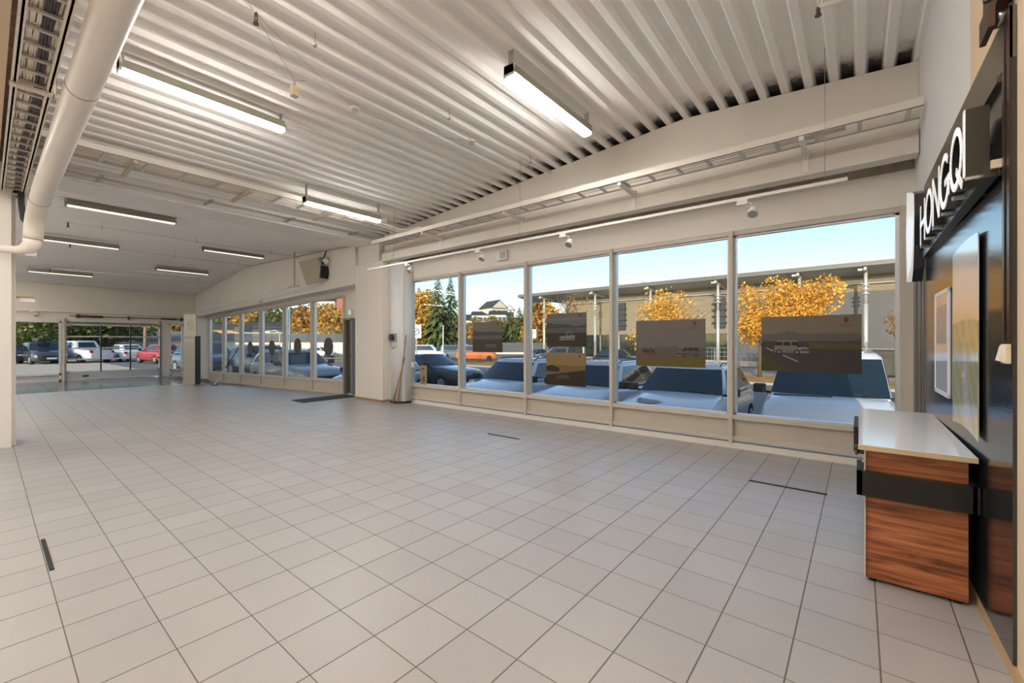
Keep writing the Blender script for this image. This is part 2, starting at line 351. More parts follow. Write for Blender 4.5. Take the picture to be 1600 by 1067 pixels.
# ------------------------------------------------------------ left column, bulkhead, back and side walls
b = MB(); b.box(-9.0,-8.5,-.5,.222,0,3.645); b.box(-9.1,-8.62,.18,.262,0,3.3); S(b.build('wall_column', wall_m, bevel=.004))
b = MB(); b.box(-8.5,.75,-.2,.10,3.32,3.70); S(b.build('trim_5', cream_m), 'cream beam edge at the far left above the cable tray')
b = MB(); b.box(-8.5,.75,-.2,.12,3.70,3.75); b.box(-8.5,.75,-.1,.36,3.66,3.70)
m_ = mat('brown_board', (.16,.10,.07), .8, var=.3, vscale=12); S(b.build('trim_6', m_))
b = MB(); b.box(-22.1,.8,-6.2,-6,-.5,4.4); S(b.build('wall_back', wall_m))
# right wall: slightly out of square
def rw(b, y0, y1, z0, z1, off=0, th=.25, mi=0):
    b.hexa([(xwall(y0)-off,y0,z0),(xwall(y0)-off+th,y0,z0),(xwall(y1)-off+th,y1,z0),(xwall(y1)-off,y1,z0)], [(xwall(y0)-off,y0,z1),(xwall(y0)-off+th,y0,z1),(xwall(y1)-off+th,y1,z1),(xwall(y1)-off,y1,z1)], mi)
b = MB(); rw(b, 3.454, 6.4, -.3, 4.5, 0); S(b.build('wall_right', mat('right_wall_white', (.76,.75,.73), .7, var=.015)))
b = MB(); rw(b, -6.1, 3.454, -.3, 4.5, 0); S(b.build('wall_right', cream_m))
b = MB(); rw(b, 2.0, 5.9, 0, .055, .014, .014); S(b.build('baseboard_right', mat('pine_strip', (.50,.33,.17), .5)))
# fluted dark slats by the window
t = struct('trim_7', 'dark fluted strip beside the last shop window')
b = MB()
for i in range(5): rw(b, 5.16+i*.155, 5.16+i*.155+.145, .06, 2.2, .02+.006*(i%2), .02)
b.build('flutes', mat('taupe_slat', (.14,.125,.095), .4), t)
# ------------------------------------------------------------ garage wall
xg = XG; b = MB()
b.box(xg-.25,xg,-6,6.2,2.09,3.9); b.box(xg-.25,xg,-6,.2,-.3,2.09); b.box(xg-.2,xg,.2,1.72,-.3,.0); b.box(xg-.25,xg,1.70,1.83,-.3,2.1)
b.box(xg-.25,xg,4.44,4.74,-.3,2.1); b.box(xg-.25,xg,5.2,6.2,-.4,2.1); b.box(xg-.2,xg,4.74,5.2,-.3,.0)
S(b.build('wall_left', mat('far_wall_paint', (.70,.64,.55), .7, var=.02)))
for k, (y0, y1) in enumerate(((.2,1.70),(4.74,5.2))):
    t = struct('window_%d' % (12+k))
    b = MB()
    b.box(xg-.12,xg+.02,y0,y1,2.04,2.1); b.box(xg-.12,xg+.02,y0,y1,.2,.26); b.box(xg-.12,xg+.02,y0,y1,0,.05); b.box(xg-.12,xg+.02,y0,y0+.05,0,2.1); b.box(xg-.12,xg+.02,y1-.05,y1,0,2.1)
    b.build('window_frame', mat('far_frame', (.62,.62,.62), .4), t)
    MB().box(xg-.08,xg-.03,y0+.04,y1-.04,.03,.22).build('kick_panel', mat('far_kick', (.5,.49,.48), .5), t)
    MB().box(xg-.06,xg-.052,y0+.03,y1-.03,.24,2.06).build('pane', GLASS, t)
t = struct('door_2', 'glazed sectional garage door with lifting shaft')
GY = [1.86,2.72,3.545,4.41]; GZ = [.29,.74,1.14,1.56,1.98]
m_rail = mat('garage_rail', (.60,.62,.64), .35, .5)
MB().box(xg-.07,xg-.02,1.84,4.43,.02,.29).build('bottom_panel', mat('garage_panel', (.50,.52,.53), .4, .4, var=.04), t)
MB().box(xg-.019,xg-.01,2.23,2.4,.10,.16).build('handle', black_m, t)
b = MB()
for z in GZ: b.box(xg-.07,xg-.01,1.84,4.43,z-.022,z+.022)
each(b, 'section_rail', m_rail, t)
for q, (y0, y1) in enumerate(zip(GY, GY[1:])):
    b = MB()
    for z0, z1 in zip(GZ, GZ[1:]): b.box(xg-.045,xg-.038,y0,y1,z0,z1)
    each(b, 'pane', GLASS, t)
b = MB()
for y in GY[1:3]: b.box(xg-.06,xg-.005,y-.018,y+.018,.27,1.99)
each(b, 'mullion', black_m, t)
b = MB()
for y in (1.80,4.44): b.box(xg,xg+.06,y-.02,y+.03,0,2.2)
b.box(xg,xg+.04,1.8,4.5,2.0,2.05); b.build('guide_rail', mat('guide_steel', (.25,.24,.23), .4, .6), t)
b = MB(); b.cyl((xg+.1,1.9,2.29),(xg+.1,5.2,2.29),.014,8); b.cyl((xg+.1,2.1,2.29),(xg+.1,2.75,2.29),.04,12); b.cyl((xg+.1,4.45,2.29),(xg+.1,4.95,2.29),.035,12)
for y in (2.06,5.08): b.cyl((xg+.1,y,2.29),(xg+.1,y+.07,2.29),.07,14)
b.box(xg,xg+.14,3.46,3.5,2.2,2.34); b.build('torsion_shaft', mat('shaft_dark', (.09,.06,.05), .4, .3), t)
b = MB()
for z in (.3,.75,1.15,1.55,1.95):
    for y in (1.87,4.38): b.box(xg,xg+.03,y-.04,y+.04,z-.03,z+.03)
each(b, 'hinge', galv_m, t)
# ------------------------------------------------------------ light fixtures
diff_m = mat('lamp_diffuser', (.9,.9,.85), .4, emit=(1,.955,.91), es=LAMP)
house_m = mat('lamp_housing', (.30,.28,.22), .5, .2)
dim_m = mat('lamp_diffuser_dim', (.85,.82,.74), .35, emit=(1,.93,.80), es=.9)
def fixture(x, y0, y1, z, label, grp='ceiling batten lights', on=True):
    t = thing('batten_light', label, 'ceiling light', (x, y0, z), 0, grp); L = y1-y0
    b = MB(); b.prism([(-.062,-.035),(.062,-.035),(.058,.045+.02*(not on)),(-.058,.045+.02*(not on))], 'y', 0, L); b.build('housing', house_m, t)
    b = MB(); b.prism([(-.06,-.035),(.06,-.035),(.056,-.062 if on else -.045),(.03,-.07 if on else -.05),(-.03,-.07 if on else -.05),(-.056,-.062 if on else -.045)], 'y', .02, L-.02)
    b.build('diffuser', diff_m if on else dim_m, t)
    b = MB()
    for y in (0, L-.02): b.box(-.06,.06,y,y+.02,-.06,.052)
    each(b, 'end_cap', mat('clear_cap', (.55,.52,.45), .2), t)
    b = MB(); h = roof(x)-z
    for y in (.03, L-.04): b.box(-.03,.03,y,y+.01,.05,max(.06, h-.004))
    each(b, 'bracket', galv_m, t)
    return t
FX = [(-5.2,.76,2.2,3.86,'lit batten light nearest the big white duct, upper left'), (-2.62,3.18,4.73,3.98,'lit batten light above the shop windows, nearest the dark wall'),
 (-6.87,3.21,4.6,3.63,'lit batten light in front of the pillar, beside the ceiling cable ladder'), (-10.2,.84,2.32,3.665,'dim batten light just past the valley beam, beside the duct elbow'),
 (-14.6,.6,2.16,3.75,'dim batten light half hidden behind the duct elbow'), (-13.2,3.56,5.02,3.78,'dim batten light over the left windows, nearer of that row'),
 (-19.1,.80,2.2,3.49,'dim batten light near the far wall on the side of the big outside trees'), (-17.3,3.42,4.83,3.70,'dim batten light near the far end of the left windows')]
for k_, f in enumerate(FX): fixture(*f, on=k_ < 3)
for k, (x, y) in enumerate([(-2.6,-1.2),(-2.6,-4.2),(-6,-2.8),(-11,-3),(-16,-2.6),(.0,-2.8),(-.3,1.2),(-4.4,-1.2),(-7.2,-1.2),(-2.7,1.0),(-12,-1.3),(-15,-1.3),(-19.2,-1.5),(-19,-4),(-10.3,-1.0),(-13.5,-1.2),(-17,-1.2),(-20.6,-1.0)]): fixture(x, y-.75, y+.75, roof(x)-.12, 'added fill batten light out of view, '+('second from the dark wall','nearest the back wall','before the valley beam','past the valley beam','farthest down the hall','nearest the dark wall','straight over the viewer','over the packed cable ladder','beside the far left column','over the tiles left of the viewer','past the far left column','under the second ridge','by the garage wall','in the back corner by the garage wall','first past the column','halfway down the second roof','behind the second ridge','last before the garage wall')[k], 'added rear fill lights')  # unseen battens added to lift the interior brightness
# ------------------------------------------------------------ ceiling track lighting
def spot_light(x, y, z, yaw, label, grp):
    t = thing('spot_light', label, 'spotlight', (x, y, z), yaw, grp)
    MB().box(-.05,.05,-.025,.025,-.05,0).build('adapter', white_m, t)
    b = MB(); b.tube([(.05,0,-.03),(.09,0,-.05),(.09,0,-.1)], .008, 6); b.build('arm', white_m, t)
    b = MB(); M = Matrix.Translation((.1,0,-.13))@Matrix.Rotation(math.radians(-35),4,'X')
    b.tube([(0,.0,.05),(0,0,.03),(0,0,-.02),(0,0,-.05)], [.02,.035,.05,.055], 16)
    b.build('lamp_head', white_m, t, M)
    b = MB(); b.cyl((0,0,-.051),(0,0,-.053),.045,16); b.build('lens', mat('spot_lens', (.35,.36,.38), .2), t, M)
def track(x0, x1, y, z, wires, label):
    t = thing('track_rail', label, 'light track', (x0, y, z))
    MB().box(0, x1-x0, -.018, .018, 0, .032).build('rail', white_m, t)
    for wx in wires:
        b = MB(); b.cyl((wx-x0,0,.03),(wx-x0,0,roof(wx)-z),.003,5); b.build('hanging_wire', galv_m, t)
track(-7.89, -.08, 5.0, 2.84, (-7.0,-3.9,-.25), 'long thin white light track hung in front of the shop windows')
for px_, nm in ((1160,'spotlight on the track nearest the dark wall'),(880,'spotlight on the track, second from the dark wall'),(747,'spotlight on the track beside the small wall box'),(636,'spotlight on the track nearest the pillar')):
    p = on_y(px_, 400, 5.0); spot_light(p.x, 5.0, 2.84, 0, nm, 'spotlights on the shop window track')
p = on_y(784, 401, 5.98); t = thing('detector_box', 'small beige sensor box on the wall over the second shop window', 'sensor', (p.x, 6.03, 2.95))
MB().box(-.12,.12,-.07,0,-.09,.09).build('box', white_m, t, bevel=.008); MB().box(-.02,.09,-.09,-.07,-.06,.06).build('cover', mat('sensor_grey', (.4,.37,.31), .4), t)
pe = on_y(460, 447, 5.3); ps = on_y(307, 489.5, 5.3)
t = thing('track_rail', 'white light track hung in front of the left windows', 'light track', pe)
L_ = (ps-pe).length; b = MB(); b.tube([(0,0,0),tuple(ps-pe)], .02, 6); b.build('rail', white_m, t)
b = MB(); b.box(-.35,.25,-.02,.02,-.02,.02); b.cyl((0,0,0),(0,0,roof(pe.x)-pe.z),.02,8); b.build('drop_pipe', mat('old_pipe_paint', (.55,.5,.42), .5), t)
for f_, nm in ((.27,'spotlight on the left track, nearer one'),(.99,'spotlight on the left track at the far wall')):
    q = pe.lerp(ps, f_); spot_light(q.x, q.y, q.z-.02, 0, nm, 'spotlights over the left windows')
t = thing('track_rail', 'thin white rail along the far wall above the garage door', 'light track', (XG+.12, .4, 2.42))
MB().box(-.02,.02,0,5.0,0,.03).build('rail', white_m, t)
b = MB()
for y in (.1,2.4,4.8): b.box(-.13,.0,y,y+.03,.0,.03)
each(b, 'wall_bracket', white_m, t)
spot_light(XG+.14,1.0,2.42,PI/2,'spotlight on the thin rail above the far garage window','far wall spotlights')
# ------------------------------------------------------------ cable trays
def ladder(name, label, p0, axis, L, width, rails_h, rung, m_r, m_x, gap=.28, z_h=.08, brackets=(), rung_w=.02):
    t = thing(name, label, 'cable tray', p0)
    ax = axis
    def B(b, a0, a1, w0, w1, z0, z1):
        if ax == 'x': b.box(a0, a1, w0, w1, z0, z1)
        else: b.box(w0, w1, a0, a1, z0, z1)
    for w0 in (0, width-.012):
        b = MB(); B(b, 0, L, w0, w0+.012, 0, z_h); B(b, 0, L, w0-.004, w0+.018, z_h-.008, z_h); B(b, 0, L, w0-.014, w0+.022, 0, .008); b.build('side_rail', m_r, t)
    b = MB(); k = gap*.5
    while k < L: B(b, k, k+rung_w, .01, width-.01, 0.005, .022); k += gap
    each(b, 'rung', m_x, t)
    return t
# tray in front of the long beam
t = ladder('cable_tray', 'white cable ladder running along the long beam over the shop windows', (-8.0,5.15,3.42), 'x', 8.0+xwall(5.3)-.02, .28, 0, 0, beam_m, mat('rung_paint', (.62,.60,.57), .5), gap=.34, rung_w=.035)
for bx in (-6.35,-4.35,-2.4,-.45):
    b = MB(); x = bx+8.0; b.box(x-.02,x+.02,0,.55,-.045,-.003); b.box(x-.025,x+.025,.46,.5,-.22,.02); b.prism([(.0,-.045),(.46,-.045),(.46,-.09)], 'x', x-.004, x+.004); b.build('bracket', white_m, t)
b = MB()
for q in range(3): b.tube([(i*.7+.2, .07+q*.07+.015*math.sin(i*1.3+q), .035) for i in range(12)], .009, 6)
each(b, 'tray_cable', mat('tray_cable_grey', (.62,.58,.52), .6), t)
# tray before the valley beam
t = ladder('cable_tray', 'white cable ladder crossing the ceiling in front of the valley beam', (-7.70,.3,3.70), 'y', 4.7, .48, 0, 0, beam_m, mat('rung_paint', (.6,.6,.6)), gap=.42, rung_w=.035)
for k in range(3):
    b = MB(); y = .9+k*1.35; b.box(-.3,.5,y,y+.04,-.05,-.01); b.cyl((.05,y+.02,-.03),(.05,y+.02,.12),.006,6); b.cyl((.4,y+.02,-.03),(.4,y+.02,.12),.006,6); b.build('bracket', mat('support_paint', (.60,.50,.38), .6, .2), t)
b = MB()
for q in range(5): b.tube([(.08+q*.07+.015*math.sin(i*1.7+q*2), i*.5, .032) for i in range(10)], .011, 6)
each(b, 'tray_cable', cable_w, t)
t = thing('conduit_bundle', 'row of white conduits along the valley beam face', 'conduit', (-8.44,.3,3.7))
for k in range(3):
    b = MB(); b.cyl((.0+.12*k,0,-.02+.03*(k%2)),(.12*k,5.2,-.02+.03*(k%2)),.016,8); b.build('conduit', white_m, t)
b = MB()
for k in range(4): b.box(-.06,.32,.7+k*1.3,.74+k*1.3,-.055,-.038)
each(b, 'strap', galv_m, t)
# pipes sweeping from that tray to the beam tray
t = thing('conduit_bundle', 'pair of curved white cable hoses sweeping into the tray by the pillar', 'cable', (-7.3,4.85,3.70))
for k in range(2):
    b = MB(); b.tube([(0-.1*k,-.6,0),(0-.1*k,-.1,0),(.02-.14*k,.2,-.02),(.12-.14*k,.42,-.07),(.35-.12*k,.42+.05*k,-.13),(.8,.4,-.16)], .026, 10); b.build('hose', pipe_m, t)
# far-left tray with cable bundle
LTX0, LTX1 = -8.95, -1.2
t = ladder('cable_tray', 'cable ladder packed with white and black cables at the upper left', (LTX0,.136,3.30), 'x', LTX1-LTX0, .19, 0, 0, mat('tray_rail_paint', (.80,.73,.62), .5), mat('tray_rung', (.50,.45,.38), .4, .3), gap=.22, rung_w=.028)
for k in range(2):
    b = MB(); x = (2.1, 4.0)[k] if k else .35; b.box(x,x+.07,-.02,.21,-.02,-.004); b.box(x,x+.07,.205,.215,-.02,.05); b.build('bracket', mat('bracket_paint', (.72,.64,.52), .5), t)
b = MB(); rr = random.Random(3)
for q in range(26):
    w0 = .018+q*.0061; ph = rr.random()*6; am = .004+.008*rr.random()
    b.tube([(i*.18, w0+am*math.sin(i*.9+ph), .03+.018*rr.random()) for i in range(43)], .0055, 5)
for q in range(10):
    x = rr.random()*7; b.tube([(x+.05*i, .03+.13*abs(math.sin(i*.5+q)), .05+.01*math.sin(i)) for i in range(7)], .005, 5)
each(b, 'white_cable', cable_w, t)
b = MB()
for q in range(5):
    w0 = .10+q*.011; ph = rr.random()*6
    b.tube([(i*.18, w0+.012*math.sin(i*.35+ph*.3), .022+.01*rr.random()) for i in range(43)], .007, 6)
each(b, 'black_cable', cable_k, t)
t = thing('cable_loop', 'black cables drooping in a loop below the end of the packed cable ladder', 'cable', (-8.42,.28,3.25))
for q in range(3):
    b = MB(); b.tube([(0,.02*q,.12),(0,-.0+.02*q,-.1),(0,.02+.02*q,-.3),(.0,.06+.012*q,-.38),(0,.12+.008*q,-.3),(0,.14+.008*q,-.1),(0,.1+.01*q,.1)], .011, 8); b.build('cable', cable_k, t)
# ------------------------------------------------------------ big duct
t = thing('ventilation_duct', 'big white round duct running along the upper left and bending down', 'duct', (-8.2,.42,3.0))
O = Vector((-8.2,.42,3.0)); R_ = .092
pth = [(.3,.50,3.30),(-3.17,.46,3.235),(-5.2,.44,3.17),(-7.2,.42,3.07),(-7.75,.415,3.03),(-8.0,.41,2.97),(-8.13,.40,2.86),(-8.17,.395,2.75),(-8.17,.39,2.66)]
b = MB(); b.tube([Vector(p)-O for p in pth], R_, 24); b.build('duct_run', pipe_m, t)
b = MB(); b.tube([Vector(p)-O for p in [(-8.17,.39,2.66),(-8.175,.385,2.60),(-8.2,.35,2.55),(-8.24,.30,2.53),(-8.3,.24,2.525),(-8.34,.12,2.52)]], [R_,R_*.98,R_*.85,R_*.6,R_*.5,R_*.5], 20); b.build('duct_elbow', pipe_m, t)
for p, q in (((-4.35,.45,3.20),(-4.37,.45,3.199)),((-7.5,.417,3.05),(-7.52,.417,3.048))):
    b = MB(); b.cyl(Vector(p)-O, Vector(q)-O, R_+.004, 24); b.build('joint_ring', galv_m, t)
for x in (-3.4,-5.9):
    b = MB(); b.cyl((x+8.2,-.02+.03,.32),(x+8.2,.01,roof(x)-3.0),.003,5); b.build('hanging_wire', galv_m, t)
# small ducting stub and vertical pipe near the tray end
t = thing('white_conduit', 'flat white conduit rising behind the duct elbow', 'conduit', (-8.6,.34,2.5)); MB().box(0,.05,0,.1,0,1.1).build('conduit', white_m, t)
# ------------------------------------------------------------ ceiling pipes, detectors, wires
b = MB()
pp = [on_x(462, 8, -4.2)]
def sprink(x, y0, y1, z, label):
    t = thing('sprinkler_pipe', label, 'pipe', (x, y0, z))
    b = MB(); b.cyl((0,0,0),(0,y1-y0,0),.016,8); b.build('pipe', mat('pipe_white', (.78,.73,.66), .5), t)
    b = MB(); b.cyl((0,.02,0),(0,.02,-.09),.014,8); b.cyl((0,.02,-.09),(0,.02,-.1),.022,8); b.build('sprinkler_head', mat('sprinkler_brass', (.12,.08,.06), .4, .4), t)
    b = MB(); y = .5
    while y < y1-y0: b.cyl((0,y,.0),(0,y,roof(x)-z),.004,5); b.box(-.02,.02,y-.01,y+.01,-.02,.0); y += 1.6
    each(b, 'hanger', galv_m, t)
sprink(-3.75,1.35,5.6,4.0,'white sprinkler pipe across the ceiling between the two nearest lights')
sprink(-11.9,1.0,5.4,3.68,'thin sprinkler pipe past the valley beam')
sprink(-15.0,1.3,5.4,3.78,'thin sprinkler pipe at the second roof ridge')
sprink(-18.6,1.2,5.4,3.55,'thin sprinkler pipe near the far wall')
t = thing('sprinkler_pipe', 'short white sprinkler pipe branch at the top right by the wall', 'pipe', (-.25,4.15,4.0))
b = MB(); b.cyl((0,0,0),(.68,.12,.02),.017,8); b.cyl((0,0,0),(0,0,.1),.012,8); b.build('pipe', MT['pipe_white'], t); b = MB(); b.cyl((0,0,0),(0,0,-.06),.014,8); b.cyl((0,0,-.06),(0,0,-.068),.024,8); b.build('sprinkler_head', MT['sprinkler_brass'], t)
def hang_box(px_, py_, z, label, w_=.06):
    d = ray(px_, py_); k = (z-EYE)/d.z; p = Vector((d.x*k, d.y*k, z))
    return p
p = hang_box(460, 143, 3.88, ''); t = thing('hanging_junction_box', 'small square beige box dangling from wires under the ribbed ceiling', 'junction box', p)
MB().box(-.035,.035,-.03,.03,-.05,.05).build('box', mat('old_plastic', (.66,.56,.38), .5), t); b = MB(); b.tube([(-.03,0,.05),(0,0,.11),(.03,0,.05)], .004, 5); b.tube([(0,0,.11),(.02,.1,roof(p.x)-p.z-.03)], .003, 5); b.build('hanging_wire', galv_m, t)
p0 = p+Vector((0,0,.11))
for px_, py_, nm in ((554,172,'round smoke detector under the ribbed ceiling near the dangling box'),(737,226,'small white smoke detector under the ceiling ahead of the second light')):
    p = hang_box(px_, py_, 4.0, ''); p.z = roof(p.x)-.03; t = thing('smoke_detector', nm, 'smoke detector', p)
    b = MB(); b.cyl((0,0,0.01),(0,0,-.025),.05,16); b.build('base', white_m, t); b = MB(); b.cyl((0,0,-.025),(0,0,-.05),.035,16,0,.025); b.build('sensor', mat('detector_beige', (.6,.52,.4), .5), t)
    if px_ == 554: q1 = p.copy()
    else: q2 = p.copy()
t = thing('ceiling_wire', 'thin slack wires strung under the ceiling between detectors', 'wire', p0)
def sag(a, c, s_, n=12): return [a.lerp(c, i/n)+Vector((0,0,-s_*4*(i/n)*(1-i/n))) for i in range(n+1)]
b = MB()
for a, c, s_ in ((Vector((-2.9,.55,4.1)), p0, .03),(Vector((-3.3,.55,4.05)), q1, .05),(q1+Vector((0,0,.0)), q2, .08),(Vector((-4.6,1.0,4.0)), p0, .02)):
    b.tube([v-p0 for v in sag(a, c, s_)], .0022, 4)
each(b, 'wire', mat('wire_grey', (.35,.32,.28), .5), t)
t = thing('ceiling_wire', 'long taut white wire crossing the ribbed ceiling toward the window beam', 'wire', (-5.1,2.3,3.9))
b = MB(); b.tube([(0,0,0),(-.1,3.2,.0)], .003, 4); b.build('wire', white_m, t)
# ------------------------------------------------------------ loudspeaker and wall equipment
p = on_y(492, 423, 5.45); t = thing('wall_loudspeaker', 'beige loudspeaker tilted on a bracket above the left windows', 'loudspeaker', p)
M = Matrix.Rotation(math.radians(38),4,'Z')@Matrix.Rotation(math.radians(14),4,'X')@Matrix.Rotation(math.radians(-12),4,'Y')
MB().box(-.27,.27,-.16,.10,-.30,.30).build('cabinet', mat('speaker_beige', (.50,.43,.33), .6), t, M, bevel=.02)
MB().box(-.24,.24,-.175,-.16,-.27,.27).build('grille', mat('speaker_grille', (.46,.40,.31), .8, bump=.4, bscale=200), t, M)
b = MB(); b.box(.05,.35,.05,.2,-.12,.0); b.box(.25,.33,.0,.2,-.22,.1); b.tube([(.2,.1,.1),(.32,.05,.25),(.3,.15,.5)], .015, 6); b.build('bracket', black_m, t)
b = MB(); b.cyl((.36,.06,.28),(.36,.16,.18),.07,12); b.build('horn', white_m, t)
p = on_y(612, 527, 5.68); t = thing('control_box', 'small grey control box with a round dark knob on the round column', 'control box', p)
MB().box(-.16,.1,0,.06,-.09,.09).build('box', mat('ctrl_grey', (.35,.36,.37), .4), t, bevel=.01); b = MB(); b.cyl((.03,0,.0),(.03,-.05,.0),.07,20); b.build('knob', black_m, t)
b = MB(); b.tube([(-.05,.02,-.09),(-.06,.02,-.2),(.0,.03,-.26),(.08,.05,-.2)], .006, 5); b.build('cord', cable_k, t)
for k, (xa, xb, zt, lb) in enumerate(((-7.76,-7.84,1.52,'brown wooden stick leaning in the corner beside the round column, right one'),(-7.80,-8.02,1.02,'brown wooden stick leaning against the round column, left one'))):
    t = thing('wooden_stick', lb, 'stick', (xb,5.70,0)); b = MB(); b.tube([(0,0,0),(xa-xb,.16,zt)], [.014,.012], 8); b.build('stick', mat('stick_wood', (.36,.20,.10), .6), t)
t = thing('white_conduit', 'thin vertical pipe on the wall between round column and first shop window', 'conduit', (-7.70,5.99,0.05)); b = MB(); b.cyl((0,0,0),(0,0,3.0),.012,8); b.build('pipe', MT['stick_wood'] if 0 else mat('beige_pipe', (.6,.48,.34), .5), t)
MB().box(-.02,.04,-.02,.03,.75,.86).build('coupling', white_m, t)
t = thing('wall_fitting', 'small wooden arm with a white cap on the left column', 'wall fitting', (-8.66,.262,1.93))
MB().box(-.03,.03,0,.17,.01,.035).build('wooden_arm', mat('arm_wood', (.45,.24,.10), .6), t); MB().box(-.03,.03,.03,.17,-.04,.01).build('white_holder', white_m, t)
t = thing('track_rail', 'short white light rail close behind the far pair of batten lights', 'light track', (-16.6,2.75,3.45)); MB().box(-.018,.018,0,1.65,0,.03).build('rail', white_m, t)
b = MB(); b.cyl((0,1.2,.03),(0,1.2,roof(-16.6)-3.45),.003,5); b.build('hanging_wire', galv_m, t)
# ------------------------------------------------------------ floor bits
t = thing('door_mat', 'dark grey entrance mat on the tiles by the door', 'mat', (-10.0,4.5,.0)); b = MB(); b.hexa([(-.25,0,.002),(.35,-.02,.002),(.25,1.35,-.0),(-.33,1.35,-.0)], [(-.25,0,.012),(.35,-.02,.012),(.25,1.35,.01),(-.33,1.35,.01)])
o = b.build('mat_pad', mat('mat_grey', (.06,.06,.065), .95, bump=.8, bscale=150), t); 
for (x0,x1,y0,y1,lb) in ((-4.26,-3.68,4.675,4.715,'thin black strip lying on the tiles in the middle of the floor'),(-.83,-.22,4.69,4.73,'thin black strip lying on the tiles near the last shop window'),(-4.34,-3.72,.235,.27,'short black metal strip on the tiles at the left')):
    t = thing('floor_strip', lb, 'strip', ((x0+x1)/2,(y0+y1)/2,0)); b = MB(); b.box(-(x1-x0)/2,(x1-x0)/2,-(y1-y0)/2*.6,(y1-y0)/2*.6,.001,.008)
    b.build('strip', mat('strip_black', (.02,.018,.016), .5, .3, bump=.5, bscale=90), t)
# mop by the left windows
pb = on_y(347, 600, 5.0); t = thing('floor_mop', 'flat mop with a thin handle leaning near the far left windows', 'mop', (-16.3,4.72,fz(-16.3,4.72)+.02))
pm = Vector((-16.3,4.72,fz(-16.3,4.72)+.02)); q = on_y(373, 543, 5.95)-pm; k0 = on_y(356,578,5.0)-pm
MB().box(-.14,.14,-.05,.05,-.015,.012).build('mop_head', mat('mop_grey', (.12,.12,.12), .8), t)
b = MB(); b.tube([(0,0,.01),q*.42], .012, 8); b.build('lower_handle', alu_m, t)
b = MB(); b.tube([q*.42,q], .016, 8); b.build('upper_handle', black_m, t)
# ------------------------------------------------------------ freestanding pylon sign
cpt = on_y(296, 534, 4.3); px_ = Vector((-16.55,4.13,0))
t = thing('pylon_sign', 'tall brushed metal totem sign with KGM lettering standing before the far windows', 'sign', px_, math.radians(36))
MB().box(-.2,.2,-.05,.04,.015,1.55).build('metal_body', mat('brushed_metal', (.42,.41,.35), .38, .65, stretch=(1,1,30), var=.08, vscale=4), t)
MB().box(.2,.215,-.05,.16,.015,1.55).build('dark_side', mat('dark_side', (.03,.035,.04), .3), t)
MB().box(-.2,.2,-.01,.04,1.55,2.24).build('upper_plate', mat('frosted_plate', (.55,.52,.43), .35, .2), t)
b = MB(); b.cyl((0,0,0),(0,0,.012),.38,28); b.build('base_plate', mat('base_steel', (.5,.48,.45), .3, .7), t)
logo = mat('logo_pale', (.85,.83,.74), .3)
b = text_mb('KGM', .12, .004, 1.25); b.build('lettering', logo, t, Matrix.Translation((0,-.056,1.40))@Matrix.Rotation(PI/2,4,'X'))
b = MB()
for sgn in (-1,1):
    b.tube([(sgn*(.02+.075*math.sin(PI*i/10)), -.018, 1.72+.036*i) for i in range(11)], .008, 6)
    b.tube([(sgn*(.01+.03*math.sin(PI*i/10)), -.018, 1.74+.03*i) for i in range(11)], .005, 6)
b.build('emblem', logo, t)
# ------------------------------------------------------------ black panel on the right wall with its fittings
hm = bpy.data.materials.new('hammered_black'); hm.use_nodes = True; n = hm.node_tree.nodes; l = hm.node_tree.links; b_ = n['Principled BSDF']
b_.inputs['Base Color'].default_value = (.018,.018,.02,1); b_.inputs['Roughness'].default_value = .13; b_.inputs['Specular IOR Level'].default_value = 1.0
tc = n.new('ShaderNodeTexCoord'); vo = n.new('ShaderNodeTexVoronoi'); vo.inputs['Scale'].default_value = 110; l.new(tc.outputs['Object'], vo.inputs[0])
bp = n.new('ShaderNodeBump'); bp.inputs['Strength'].default_value = .12; bp.inputs['Distance'].default_value = .002; l.new(vo.outputs[0], bp.inputs['Height']); l.new(bp.outputs[0], b_.inputs['Normal'])
t = thing('sliding_panel', 'big black textured sliding panel covering the right wall', 'panel', (0,0,0))
b = MB(); rw(b, 2.60, 5.12, .06, 2.50, .012, .012); b.build('panel_sheet', hm, t)
b = MB(); rw(b, 2.60, 5.14, 2.50, 2.71, .02, .018); rw(b, 2.74, 5.12, 2.47, 2.50, .03, .028); b.build('top_rail', mat('bronze_rail', (.16,.13,.09), .35, .5), t)
b = MB(); rw(b, 2.60, 2.635, 1.36, 2.72, .022, .01); rw(b, 2.65, 2.68, 1.36, 2.72, .026, .014); rw(b, 2.69, 2.705, 1.36, 2.72, .018, .006); b.build('end_post', mat('post_brown', (.05,.03,.022), .3, .3), t)
b = MB(); rw(b, 2.60, 2.86, 2.76, 2.93, .05, .05); rw(b, 2.62, 2.78, 2.66, 2.76, .075, .02); b.build('roller_carriage', mat('carriage_bronze', (.10,.06,.035), .35, .5), t)
b = MB(); b.cyl((.44,2.66,2.70),(.48,2.66,2.70),.03,14); b.cyl((.43,2.72,2.82),(.43,2.72,3.05),.014,8); b.build('roller', mat('roller_steel', (.3,.28,.27), .25, .9), t)
b = MB(); rw(b, 5.12, 5.14, .05, 2.45, .012, .012); b.build('edge_strip', alu_m, t)
t = thing('wall_switch', 'cream light switch on the near end of the black panel', 'light switch', (xwall(2.62)-.013,2.645,1.307))
MB().box(-.018,.0,-.04,.04,-.04,.04).build('switch_body', mat('cream_plastic', (.80,.68,.48), .4), t, bevel=.004); b = MB(); b.hexa([(-.034,-.03,-.028),(-.018,-.03,-.034),(-.018,.03,-.034),(-.034,.03,-.028)], [(-.022,-.03,.034),(-.018,-.03,.034),(-.018,.03,.034),(-.022,.03,.034)]); b.build('rocker', white_m, t)
